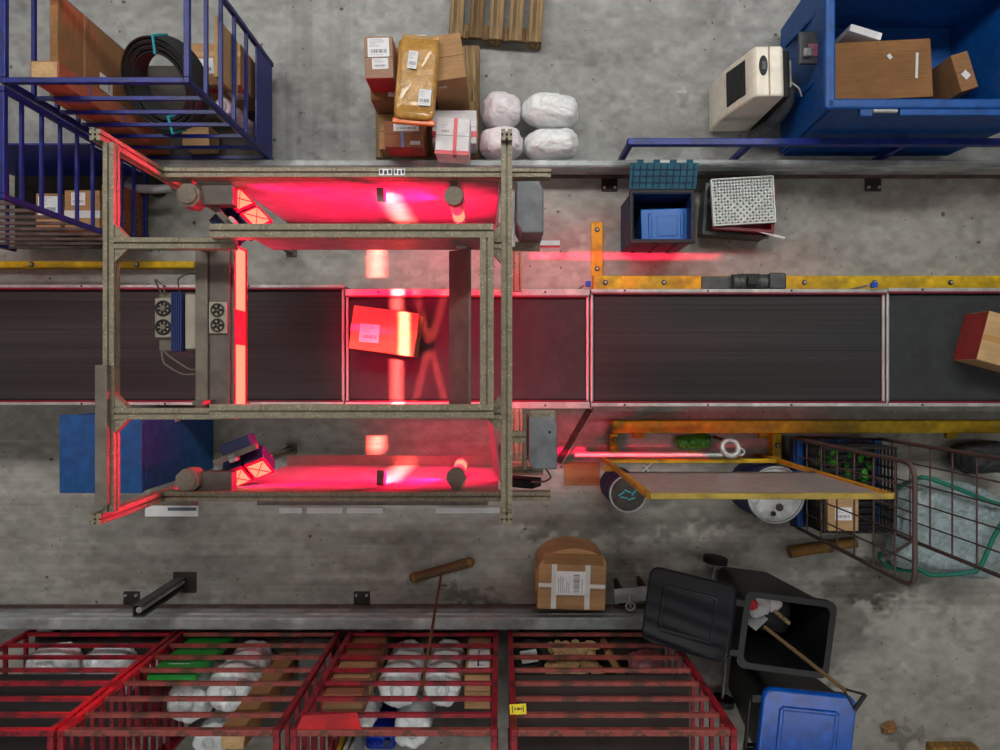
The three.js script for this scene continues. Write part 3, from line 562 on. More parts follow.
/* ---------- cages ---------- */
function barCage(name, label, category, o) {
  const { x0, x1, z0, z1, h, face, levels, paint, rail, faceZ, backBars = false, group, post = 0.04, bar = 0.022, base = 0.16, west = true, east = true } = o;
  const t = thing(name, label, category, [0, 0, 0], 0, group);
  for (const x of [x0, x1]) for (const z of [z0, z1]) span(t, 'post', [x, base, z], [x, h, z], post, post, paint);
  for (const z of [z0, z1]) span(t, 'rail', [x0 + post / 2, h - post / 2, z], [x1 - post / 2, h - post / 2, z], post, post, rail);
  for (const x of [x0, x1]) span(t, 'rail', [x, h - post / 2, z0 + post / 2], [x, h - post / 2, z1 - post / 2], post, post, paint);
  const bx = box(x1 - x0 - post, bar, bar), bz = box(bar, bar, z1 - z0 - post);
  for (const y of levels) {
    part(t, 'bar', bx, o.barMat || paint, [(x0 + x1) / 2, y, faceZ]);
    if (west) part(t, 'bar', bz, paint, [x0, y, (z0 + z1) / 2]);
    if (east) part(t, 'bar', bz, paint, [x1, y, (z0 + z1) / 2]);
    if (backBars) part(t, 'bar', bx, paint, [(x0 + x1) / 2, y, faceZ === z0 ? z1 : z0]);
  }
  part(t, 'base_plate', box(x1 - x0 - post, 0.03, z1 - z0 - post), o.floor || mat.darkSteel, [(x0 + x1) / 2, base + 0.015, (z0 + z1) / 2]);
  for (const x of [x0 + 0.1, x1 - 0.1]) for (const z of [z0 + 0.1, z1 - 0.1]) { const c = part(t, 'caster', cyl(0.055, 0.055, 0.03, 16), mat.rubber, [x, 0.055, z], [0, 0, Math.PI / 2]); part(c, 'caster_fork', box(0.1, 0.05, 0.05), mat.steel, [0.06, 0, 0]); }
  return t;
}
const RL = [0.27, 0.5, 0.72, 0.94, 1.15, 1.37, 1.58];
const redCage = (x0, x1, label, extra = {}) => barCage('roll_cage', label, 'cage', { x0: x0 + 0.02, x1: x1 - 0.02, z0: 2.15, z1: 3.0, h: 1.8, levels: RL, paint: mat.redPaint, rail: mat.redRail, barMat: mat.redRail, faceZ: 2.15, group: 'red roll cages behind the barrier', bar: 0.026, ...extra });
const rc1 = redCage(-3.95, -2.68, 'red cage with a dark shelf at the west picture edge', { barMat: mat.redPaint, rail: mat.redPaint });
const rc2 = redCage(-2.66, -1.325, 'red cage holding the green board and wrapped white rolls');
const rc3 = redCage(-1.26, -0.015, 'red cage with the hooked rod leaning on its bars', { barMat: mat.redPaint });
const rc4 = redCage(0.065, 1.425, 'red cage with a brown shelf and a yellow tag');
part(rc1, 'shelf', box(1.17, 0.02, 0.78), mat.blackBoard, [-3.315, 0.95, 2.57]);
part(rc4, 'shelf', box(1.26, 0.02, 0.78), mat.darkBoard, [0.745, 0.95, 2.57]);
part(rc3, 'red_sheet', (() => { const s = new THREE.Shape(); s.moveTo(-1.24, 2.17); s.lineTo(-0.82, 2.17); s.lineTo(-0.86, 2.03); s.lineTo(-1.19, 2.05); s.closePath(); const g = new THREE.ExtrudeGeometry(s, { depth: 0.008, bevelEnabled: false }); g.rotateX(Math.PI / 2); return uvm(g); })(), mat.redSheet, [0, 1.79, 0], [0, 0, 0], 'bright glossy red sheet').geometry.translate(0, 0, 0.0);
part(rc4, 'tag', lgeo(0.105, 0.004, 0.06), M(0xf0d81c, { roughness: 0.5, map: canvasTex(96, 52, (c, w, h) => { c.fillStyle = '#ffffff'; c.fillRect(0, 0, w, h); c.fillStyle = '#4a3c08'; c.fillRect(14, 8, 5, 34); c.fillRect(76, 8, 5, 34); for (const [x, k] of [[28, 8], [42, 12], [56, 6], [66, 7]]) c.fillRect(x, 18, k, 12); }) }), [gx(518, 1.6), 1.6, 2.105], [-0.45, 0.06, 0], 'yellow tag');
// blue cages
const BL = [0.23, 0.48, 0.73, 0.96, 1.19, 1.42];
const bc1 = barCage('roll_cage', 'blue cage loaded with a rubber coil and tall cartons', 'cage', { x0: -3.06, x1: -1.93, z0: -2.62, z1: -1.815, h: 1.7, levels: BL, paint: mat.blueTube, rail: mat.blueTube, faceZ: -1.815, group: 'blue cages by the gantry', post: 0.036, bar: 0.024, floor: mat.darkSteel });
part(bc1, 'kick_plate', box(0.012, 0.36, 0.76), mat.blueTube, [-1.925, 0.36, -2.22]);
const bc2 = barCage('roll_cage', 'blue cage with rusty bars and small cartons at the west picture edge', 'cage', { x0: -4.1, x1: -2.955, z0: -1.7, z1: -1.06, h: 1.85, levels: [0.25, 0.42, 0.6, 0.78, 0.96, 1.14, 1.32, 1.5, 1.68], paint: mat.blueTube, rail: mat.blueTube, barMat: mat.rust, faceZ: -1.06, group: 'blue cages by the gantry', post: 0.036, bar: 0.02 });
part(bc2, 'back_panel', box(1.08, 0.78, 0.012), mat.blueWorn, [-3.53, 0.56, -1.68]);

/* ---------- load of the blue cages ---------- */
const cb = 0.192; // cage base height
carton('flat tall cardboard sheet pack against the blue cage bars', { name: 'cardboard_pack', x: -2.985, z: -2.2, y: cb, w: 0.055, h: 1.15, d: 0.72, m: mat.cardDark, seam: null, sides: [['e', 0.02, 0.6, 0.12, 0.16, LABELS[0]], ['e', 0.2, 0.62, 0.09, 0.2, LABELS[1]], ['e', 0, 0.86, 0.72, 0.02, mat.card]] });
carton('slim red-brown carton standing on end in the blue cage corner', { name: 'long_carton', x: -2.86, z: -1.91, y: cb, w: 0.18, h: 1.42, d: 0.13, m: mat.cardRed, seam: null, sides: [['s', 0, 0.7, 0.18, 0.015, mat.tapeBlue], ['e', 0, 0.7, 0.13, 0.015, mat.tapeBlue], ['s', 0, 1.1, 0.18, 0.015, mat.tapeBlue], ['e', 0, 1.1, 0.13, 0.015, mat.tapeBlue]], labels: [[0, 0, 0.16, 0.11, mat.cardPale]] });
carton('tan carton with a white label under the rubber coil', { x: -2.19, z: -2.38, y: cb, w: 0.4, h: 0.5, d: 0.32, m: mat.card, labels: [[-0.1, 0.02, 0.2, 0.12, 1, 0.1]], tapes: [['x', -0.08, 0.04, mat.tapeTan]], sides: [['s', -0.08, 0.4, 0.14, 0.08, mat.tapeRed], ['s', 0.1, 0.3, 0.12, 0.12, LABELS[2]]] });
carton('small low carton in the front of the blue cage', { x: -2.47, z: -1.94, y: cb, w: 0.22, h: 0.2, d: 0.17, m: mat.cardPale, turn: 0.05 });
carton('narrow cardboard strip upright against the blue kick plate', { name: 'cardboard_strip', x: -1.972, z: -2.28, y: 0.82, w: 0.03, h: 0.35, d: 0.42, m: mat.cardPale, seam: null });
{
  const t = thing('rubber_coil', 'dark rubber belt coil with turquoise ties in the blue cage', 'coil', [gx(164, 0.95), 0.92, -2.125]);
  t.rotation.set(0.5, 0, 0.28);
  for (let k = 0; k < 6; k++) { const r0 = 0.215 + k * 0.018, s = [V(r0, -0.07, 0), V(r0 + 0.015, -0.07, 0), V(r0 + 0.015, 0.07, 0), V(r0, 0.07, 0), V(r0, -0.07, 0)].map((v) => new THREE.Vector2(v.x, v.y)); part(t, 'coil_turn', new THREE.LatheGeometry(s, 56), mat.rubber, [0.004 * Math.sin(k * 2), 0, 0.004 * Math.cos(k * 3)]); }
  for (const a of [1.45, -1.5]) { const c = Math.cos(a), s = Math.sin(a); part(t, 'tie', rbox(0.13, 0.155, 0.018, 0.004, 1), P(0x2aa8b8, { roughness: 0.4 }), [0.27 * c, 0, -0.27 * s], [0, a, 0]); }
}
function roll(label, x, y, z, r, h, m, seed, group, lean = 0) { // film-wrapped roll standing on end
  const R = rng(seed), pts = []; const N = 22;
  pts.push([0, 0], [r * 0.9, 0], [r, 0.03]); for (let i = 1; i < N; i++) pts.push([r * (0.97 + 0.04 * R()), 0.03 + (h - 0.08) * i / N]);
  pts.push([r * 0.97, h - 0.035], [r * 0.88, h - 0.008], [r * 0.7, h], [r * 0.4, h - 0.012], [r * 0.2, h - 0.004], [0, h - 0.006]);
  const g = new THREE.LatheGeometry(pts.map((p) => new THREE.Vector2(...p)), 48), p = g.attributes.position;
  for (let i = 0; i < p.count; i++) { const X = p.getX(i), Y = p.getY(i), Z = p.getZ(i); const n = IN.noise(X * 14 + seed, Y * 7, Z * 14) * 0.018 + Math.abs(IN.noise(X * 36, Y * 10 + seed, Z * 36)) * 0.012; const L = Math.hypot(X, Z) || 1; p.setXYZ(i, X + X / L * n, Y + (Y > h - 0.06 ? n * 0.9 : 0), Z + Z / L * n); }
  g.computeVertexNormals();
  const t = thing('wrapped_roll', label, 'roll', [x, y, z], 0, group); t.rotation.z = lean;
  part(t, 'film', g, m);
  part(t, 'core', new THREE.TorusGeometry(r * 0.3, 0.012, 6, 20), m, [0, h, 0], [Math.PI / 2, 0, 0]);
  return t;
}
roll('pink bubble-wrapped tube standing in the blue cage', -2.035, cb, -1.97, 0.072, 0.72, mat.wrapPink, 5);
carton('small carton with a wide white tape in the west blue cage', { x: -3.3, z: -1.3, y: cb, w: 0.28, h: 0.34, d: 0.32, m: mat.card, tapes: [['x', 0.03, 0.06, mat.tapeWhite]], labels: [[-0.03, -0.09, 0.11, 0.1, 0]] });
carton('small carton with a big label at the west picture edge', { x: -3.63, z: -1.32, y: cb, w: 0.2, h: 0.25, d: 0.28, m: mat.card, labels: [[0, -0.04, 0.16, 0.15, 1]] });
{ const t = thing('slatted_box', 'brown slatted box behind the blue cage bars', 'box', [-3.05, cb, -1.32]); part(t, 'body', box(0.12, 0.4, 0.34), mat.cardDark, [0, 0.2, 0]); for (let k = 0; k < 5; k++) part(t, 'slat', rbox(0.012, 0.065, 0.35, 0.003, 1), mat.crate, [0.066, 0.05 + k * 0.08, 0]); }
{ const t = thing('bent_pipe', 'grey bent pipe end lying behind the gantry post', 'pipe', [gx(140, 0.3), 0, gz(182, 0.3)]); part(t, 'pipe', tube([[-0.12, 0.06, -0.12], [-0.14, 0.2, -0.02], [-0.08, 0.3, 0.05], [0.1, 0.3, 0.06], [0.24, 0.26, 0.04]], 0.035, 12, 32), mat.steel); part(t, 'socket', cyl(0.08, 0.09, 0.22, 20), mat.black, [0, 0.11, -0.04]); }

/* ---------- load of the red cages ---------- */
const WR = 'film-wrapped rolls in the red cages';
const rollOf = (label, px, py, rpx, h, m, seed, dz = 0) => { const y = cb + h, z = Math.max(gz(py, y) + dz, 2.2 + rpx * (CAM - y) / F); return roll(label, gx(px, y), cb, z, rpx * (CAM - y) / F * 0.93, h, m, seed, WR); };
carton('tall glossy green board behind the red cage bars', { name: 'green_board', category: 'board', x: -2.41, z: 2.215, y: cb, w: 0.36, h: 0.72, d: 0.05, m: mat.green, seam: null, sides: [['n', 0.05, 0.2, 0.2, 0.012, mat.paperWhite], ['n', -0.02, 0.55, 0.16, 0.01, mat.paperWhite]] });
rollOf('large wrapped roll with a pinkish side next to the green board', 227, 686, 24, 0.6, mat.wrap, 11);
rollOf('wide crumpled white roll below the green board', 186, 700, 23, 0.5, mat.wrap, 12, 0.03);
rollOf('wrapped roll half hidden by the slim carton in the cage', 208, 738, 18, 0.5, mat.wrap, 13, 0.05);
carton('slim brown carton standing upright among the wrapped rolls', { name: 'long_carton', x: -1.765, z: 2.4, y: cb, w: 0.15, h: 1.2, d: 0.15, m: mat.cardDark, seam: 'x', tapes: [['x', 0, 0.04, mat.tapeTan]], labels: [[0, 0.03, 0.14, 0.08, mat.cardPale]] });
carton('grey plastic box low in the corner of the middle red cage', { name: 'plastic_box', x: -1.5, z: 2.35, y: cb, w: 0.26, h: 0.22, d: 0.3, m: mat.greyPlastic, seam: null });
{ // stacked cartons, each lifted away singly
  for (let k = 0; k < 4; k++) carton(['lowest', 'second lowest', 'third', 'topmost'][k] + ' carton of the stack behind the red bars by the shiny sheet', { x: -1.08, z: 2.27, y: cb + k * 0.262, w: 0.27, h: 0.258, d: 0.17, m: k % 2 ? mat.cardRed : mat.card, group: 'carton stack in the red cage', tapes: [['x', 0, 0.03, mat.tapeTan]] });
}
rollOf('wrapped roll beside the carton stack with its top against the bars', 397, 686, 21, 0.62, mat.wrap, 21);
rollOf('wrapped roll next to the carton with the red-lined label', 442, 681, 20.5, 0.62, mat.wrap, 22);
rollOf('wrapped roll at the picture edge under the shiny red sheet', 358, 720, 18, 0.58, mat.wrap, 23, 0);
rollOf('wrapped roll at the picture edge beside the blue canister', 411, 724, 20, 0.58, mat.wrap, 24, 0.06);
carton('carton with a large red-lined white label in the red cage', { x: -0.165, z: 2.32, y: cb, w: 0.19, h: 0.72, d: 0.26, m: mat.card, sides: [['n', 0.005, 0.45, 0.16, 0.36, mat.paperWhite], ['n', 0.0, 0.45, 0.012, 0.3, mat.tapeRed], ['n', 0.03, 0.32, 0.05, 0.012, mat.tapeRed], ['n', 0.03, 0.58, 0.05, 0.012, mat.tapeRed]] });
{ const t = thing('canister', 'blue plastic canister at the foot of the red cage', 'canister', [gx(381, 0.55), cb, 2.9]); t.position.z = 2.86; part(t, 'body', rbox(0.24, 0.4, 0.16, 0.04, 4), P(0x0a34b0, { roughness: 0.3 }), [0, 0.2, 0]); part(t, 'cap', cyl(0.03, 0.03, 0.04, 16), mat.navy, [0.06, 0.42, 0]); part(t, 'handle', new THREE.TorusGeometry(0.05, 0.014, 8, 18, Math.PI), P(0x0a34b0, { roughness: 0.3 }), [-0.04, 0.39, 0]); }
for (const [k, px, c, word] of [[0, 320, 0xe0b410, 'yellow'], [1, 330, 0xdcdcdc, 'white'], [2, 337, 0xc9c9cc, 'pale grey']]) carton(`thin ${word} panel standing inside the red cage at the picture edge`, { name: 'thin_panel', category: 'panel', x: -1.2 + k * 0.05, z: 2.88, y: cb, w: 0.03, h: 0.7, d: 0.22, m: M(c, { map: tGrain }), seam: null });
// shelf cages
function sackGeo(w, h, d, seed, amp = 0.03, e = 0.62) {
  const g = mergeVertices((() => { const s = new THREE.SphereGeometry(1, 64, 40); s.deleteAttribute('uv'); s.deleteAttribute('normal'); return s; })(), 1e-4), p = g.attributes.position, uv = new Float32Array(p.count * 2);
  const pw = (v) => Math.sign(v) * Math.pow(Math.abs(v), e);
  for (let i = 0; i < p.count; i++) {
    let x = p.getX(i), y = p.getY(i), z = p.getZ(i);
    const n = IN.noise(x * 1.7 + seed, y * 1.7, z * 1.7 + seed * 3) * 1.0 - (1 - Math.min(1, 5 * Math.abs(IN.noise(x * 2.6 + seed, y * 2.6 + 9, z * 2.6)))) * 0.45 + IN.noise(x * 9, y * 9 + seed, z * 9) * 0.1;
    const X = pw(x) * w / 2, Y = (y < 0 ? y * 0.9 : y) * h / 2 + h / 2, Z = pw(z) * d / 2;
    const k = amp * n; p.setXYZ(i, X + x * k, Math.max(0, Y + (y > -0.2 ? y * k : 0)), Z + z * k); uv[i * 2] = X * 2 + Y; uv[i * 2 + 1] = Z * 2 + Y * 0.7;
  }
  g.setAttribute('uv', new THREE.BufferAttribute(uv, 2)); g.computeVertexNormals(); return g;
}
function sack(label, x, y, z, w, h, d, turn, m, seed, name = 'sack', group, prints = []) {
  const t = thing(name, label, name === 'sack' ? 'sack' : 'bag', [x, y, z], turn, group);
  part(t, 'fabric', sackGeo(w, h, d, seed, name === 'sack' ? 0.02 : 0.03, name === 'sack' ? 0.72 : 0.62), m);
  return t;
}
for (const [k, x, z, w, lbl] of [[0, -3.64, 2.42, 0.44, 'clear wrapped bundle under the dark shelf at the west picture edge'], [1, -3.18, 2.42, 0.4, 'clear wrapped bundle under the dark shelf next to the black helmet']]) sack(lbl, x, cb, z, w, 0.3, 0.42, 0.1, mat.wrap, 31 + k, 'wrapped_bundle', 'bundles under the dark shelf');
function helmet(label, x, z) { const t = thing('cable_coil', label, 'cable', [x, cb, z]); for (let k = 0; k < 4; k++) part(t, 'cable_turn', new THREE.TorusGeometry(0.1 + 0.008 * (k % 2), 0.012, 8, 36), mat.black, [0, 0.02 + k * 0.022, 0], [Math.PI / 2 + 0.04 * Math.sin(k * 2), 0, 0]); part(t, 'paper_band', rbox(0.14, 0.02, 0.11, 0.008), mat.paperWhite, [0.0, 0.11, 0.0], [0.1, 0.2, 0.05]); return t; }
helmet('black cable coil with a white wrapper under the dark shelf', -2.8 + 0.0, 2.95 - 0.62 + 0.02).position.x = -2.83;
helmet('black cable coil with a white wrapper under the brown shelf', 0.24, 2.32);
sack('pink plastic bag under the brown shelf', 1.2, cb, 2.42, 0.28, 0.24, 0.3, 0.2, mat.pinkBag, 41, 'plastic_bag');
{ // crumpled packing paper spread over the cage floor
  const R = rng(77), gs = []; for (let k = 0; k < 90; k++) { const g = new THREE.IcosahedronGeometry(0.02 + 0.025 * R(), 1), p = g.attributes.position, s = k; for (let i = 0; i < p.count; i++) { const n = 1 + 0.5 * IN.noise(p.getX(i) * 60 + s, p.getY(i) * 60, p.getZ(i) * 60); p.setXYZ(i, p.getX(i) * n * 1.4, p.getY(i) * n * 0.6, p.getZ(i) * n); } g.rotateY(R() * 6); g.translate((R() - 0.5) * 0.46, 0.02 + 0.03 * R(), (R() - 0.5) * 0.34); g.computeVertexNormals(); gs.push(g); }
  const m = single('paper_scraps', 'crumpled packing scraps spread under the brown shelf', 'scraps', mergeGeometries(gs), mat.cardPale, [0.62, cb, 2.42]); m.userData.kind = 'stuff';
}
carton('flat brown carton leaning under the brown shelf', { x: 0.94, z: 2.36, y: cb, w: 0.05, h: 0.3, d: 0.36, turn: 0.5, m: mat.cardDark, seam: null });

/* ---------- pallets and parcels by the barrier ---------- */
function pallet(label, x, z, turn, w, d, n, top, under) { // deck boards run along z
  const t = thing('pallet', label, 'pallet', [x, 0, z], turn, 'wooden pallets'), R = rng(Math.floor(w * 1000 + n));
  const bw = w / (n + (n - 1) * 0.42), gap = bw * 0.42;
  for (let k = 0; k < n; k++) part(t, 'deck_board', rbox(bw, 0.022, d, 0.003, 1), R() > 0.5 ? top : under, [-w / 2 + bw / 2 + k * (bw + gap), 0.133 + 0.002 * R(), 0], [0, 0.006 * (R() - 0.5), 0]);
  for (const s of [-1, 0, 1]) { part(t, 'cross_board', rbox(w, 0.022, 0.12, 0.003, 1), top, [0, 0.11, s * (d / 2 - 0.06)]); for (const q of [-1, 0, 1]) part(t, 'block', rbox(0.1, 0.078, 0.12, 0.004, 1), under, [q * (w / 2 - 0.05), 0.06, s * (d / 2 - 0.06)]); }
  for (const q of [-1, 0, 1]) part(t, 'bottom_board', rbox(0.1, 0.02, d, 0.003, 1), under, [q * (w / 2 - 0.05), 0.011, 0]);
  return t;
}
const pd = gz(46, 0.145);
pallet('worn grey-brown pallet alone on the floor at the top picture edge', gx(500, 0.145), pd - 0.66, -0.07, 0.79, 1.2, 5, mat.woodWorn, mat.wood);
pallet('pale pallet under the pile of parcels', -0.615, -2.32, 0, 0.88, 0.95, 5, mat.woodPale, mat.wood);
const PT = 0.148;
const PILE = 'parcels on the pale pallet';
carton('lower carton with a side label beneath the tall red-edged box', { x: -0.86, z: -2.35, y: PT, w: 0.3, h: 0.45, d: 0.41, m: mat.cardDark, group: PILE, labels: [[0.04, 0.13, 0.1, 0.1, 0]] });
carton('upper carton with two white labels and a red front edge', { x: -0.9, z: -2.36, y: PT + 0.452, w: 0.21, h: 0.25, d: 0.31, turn: 0.03, m: M(0xb89078, { map: tCard, roughness: 0.8 }), group: PILE, labels: [[0.0, -0.07, 0.16, 0.14, 0], [0.01, 0.05, 0.12, 0.08, 2]], sides: [['s', 0, 0.125, 0.205, 0.245, mat.redPrint], ['e', 0, 0.125, 0.3, 0.02, mat.redPrint]] });
carton('plain tan carton against the padded yellow envelope', { x: -0.405, z: -2.4, y: PT, w: 0.26, h: 0.62, d: 0.34, turn: 0.14, m: mat.card, group: PILE, sides: [['s', -0.06, 0.5, 0.06, 0.03, LABELS[0]]] });
carton('grey-white carton hidden under the yellow envelope', { x: -0.64, z: -2.42, y: PT, w: 0.14, h: 0.5, d: 0.42, m: mat.boxWhite, group: PILE });
{ // glossy tan poly mailer lying over the pile
  const t = thing('poly_mailer', 'glossy tan poly mailer with two labels lying on the parcel pile', 'parcel', [gx(416, 0.85), 0.772, gz(78, 0.85)], -0.08, PILE);
  const w = 0.31, d = 0.6, h = 0.09, g = sackGeo(w, h, d, 52, 0.008, 0.2); part(t, 'film', g, mat.polyTan);
  part(t, 'label', lgeo(0.07, 0.003, 0.13), LABELS[0], [-0.03, 0.107, -0.12], [0, -0.05, 0]); part(t, 'label', lgeo(0.09, 0.003, 0.12), LABELS[1], [0.08, 0.105, 0.15], [0, -0.03, 0]);
  part(t, 'end_fold', rbox(0.32, 0.03, 0.045, 0.012), mat.polyOrange, [0, 0.03, 0.31]); part(t, 'end_fold', rbox(0.28, 0.012, 0.03, 0.005), mat.polyTan, [0.01, 0.05, -0.315]);
}
carton('brown carton under the box with the blue band', { x: -0.8, z: -1.99, y: PT, w: 0.38, h: 0.2, d: 0.29, m: mat.card, group: PILE, labels: [[0.02, 0.12, 0.14, 0.05, mat.paperWhite, 0.1]] });
carton('reddish carton with a blue band and white label on the pile', { x: gx(404, 0.55), z: gz(135, 0.55), y: PT + 0.204, w: 0.3, h: 0.22, d: 0.2, m: mat.cardRed, group: PILE, labels: [[0.02, -0.06, 0.2, 0.075, 0], [0.09, 0.07, 0.08, 0.03, mat.paperWhite]], tapes: [['z', -0.01, 0.02, mat.tapeBlue]], sides: [['s', 0, 0.11, 0.295, 0.21, M(0xa8262c, { map: tCard })]] });
carton('large white box with red tape low on the pile', { x: -0.37, z: -2.01, y: PT, w: 0.36, h: 0.25, d: 0.27, m: mat.boxWhite, group: PILE, tapes: [['x', 0.06, 0.05, mat.tapeRed]] });
carton('smaller white box crossed by red tape on top of the white one', { x: gx(453, 0.6), z: gz(138, 0.6), y: PT + 0.253, w: 0.26, h: 0.25, d: 0.27, turn: -0.05, m: mat.boxWhite, group: PILE, tapes: [['z', 0.02, 0.03, mat.tapeRed], ['x', 0.13, 0.03, mat.tapeRed]], labels: [[-0.06, -0.05, 0.08, 0.09, 0]] });
{ const SK = 'white sacks by the barrier';
  const pr = (t, w) => { const R = rng(t.id); };
  sack('rear plump white sack resting behind the pinkish one', gx(501, 0.4), 0, -2.21, 0.33, 0.4, 0.26, 0, mat.sackPink, 61, 'sack', SK);
  sack('pinkish white sack leaning by the gantry post top', gx(501, 0.4), 0, -1.93, 0.35, 0.42, 0.26, 0.05, mat.sackPink, 62, 'sack', SK);
  sack('wide white sack with a tied dark end at the back', gx(552, 0.4), 0, -2.21, 0.47, 0.4, 0.26, -0.06, mat.sack, 63, 'sack', SK);
  sack('wide white sack pressed against the steel barrier', gx(553, 0.4), 0, -1.92, 0.46, 0.42, 0.24, 0.05, mat.sack, 64, 'sack', SK); }

/* ---------- portable air conditioner ---------- */
{
  const t = thing('air_conditioner', 'beige portable air conditioner with a dark grille and grey hose', 'air conditioner', [2.04, 0, -2.3], 0.02);
  const s = new THREE.Shape(); // side section, x to the front (-x), y up
  s.moveTo(-0.21, 0.03); s.quadraticCurveTo(-0.235, 0.3, -0.13, 0.62); s.quadraticCurveTo(-0.115, 0.72, -0.09, 0.74); s.lineTo(0.07, 0.74); s.quadraticCurveTo(0.1, 0.74, 0.1, 0.7); s.lineTo(0.1, 0.03); s.closePath();
  const D = 0.38, g = new THREE.ExtrudeGeometry(s, { depth: D - 0.04, bevelEnabled: true, bevelSize: 0.018, bevelThickness: 0.02, bevelSegments: 3, curveSegments: 10 }); g.translate(0, 0, -(D - 0.04) / 2);
  part(t, 'shell', uvm(g), mat.beige);
  const tilt = Math.atan2(0.095, 0.32), gr = part(t, 'grille', rbox(0.02, 0.26, 0.28, 0.01), mat.black, [-0.168, 0.53, -0.005], [0, 0, -tilt]);
  for (let k = 0; k < 7; k++) part(gr, 'louvre', box(0.008, 0.006, 0.25), mat.rubber, [-0.012, -0.09 + k * 0.03, 0], [0, 0, 0.5]);
  const dl = part(t, 'control_panel', cyl(1, 1, 0.008, 28), mat.black, [-0.05, 0.761, -0.04]); dl.scale.set(0.032, 1, 0.075); part(t, 'display', rbox(0.03, 0.004, 0.06, 0.002), mat.hose, [-0.045, 0.767, -0.04]);
  part(t, 'front_line', box(0.012, 0.004, 0.37), mat.beigeDark, [-0.005, 0.759, 0]);
  part(t, 'back_cover', rbox(0.06, 0.68, 0.36, 0.012), mat.black, [0.145, 0.36, 0]);
  part(t, 'back_handle', box(0.012, 0.03, 0.2), mat.aluClean, [0.18, 0.69, 0]);
  for (const z of [-0.14, 0.14]) for (const x of [-0.15, 0.08]) part(t, 'caster', cyl(0.02, 0.02, 0.03, 12), mat.black, [x, 0.02, z], [Math.PI / 2, 0, 0]);
  const hp = tube([[0.17, 0.55, -0.02], [0.22, 0.6, 0.05], [0.22, 0.5, 0.17], [0.18, 0.32, 0.24], [0.1, 0.12, 0.28]], 0.05, 16, 60), q = hp.attributes.position; part(t, 'hose', hp, mat.hose);
  const cv = new THREE.CatmullRomCurve3([[0.17, 0.55, -0.02], [0.22, 0.6, 0.05], [0.22, 0.5, 0.17], [0.18, 0.32, 0.24], [0.1, 0.12, 0.28]].map((p) => V(...p)), false, 'catmullrom', 0.3);
  for (let k = 1; k < 24; k++) { const a = cv.getPoint(k / 24), b = cv.getTangent(k / 24); const r = part(t, 'hose_rib', new THREE.TorusGeometry(0.05, 0.005, 6, 20), mat.hose, a.toArray()); r.quaternion.setFromUnitVectors(V(0, 0, 1), b); }
  part(t, 'cable_tie', tube([[0.2, 0.66, 0.05], [0.25, 0.68, 0.1], [0.3, 0.62, 0.14]], 0.006, 6, 16), mat.paperWhite);
}

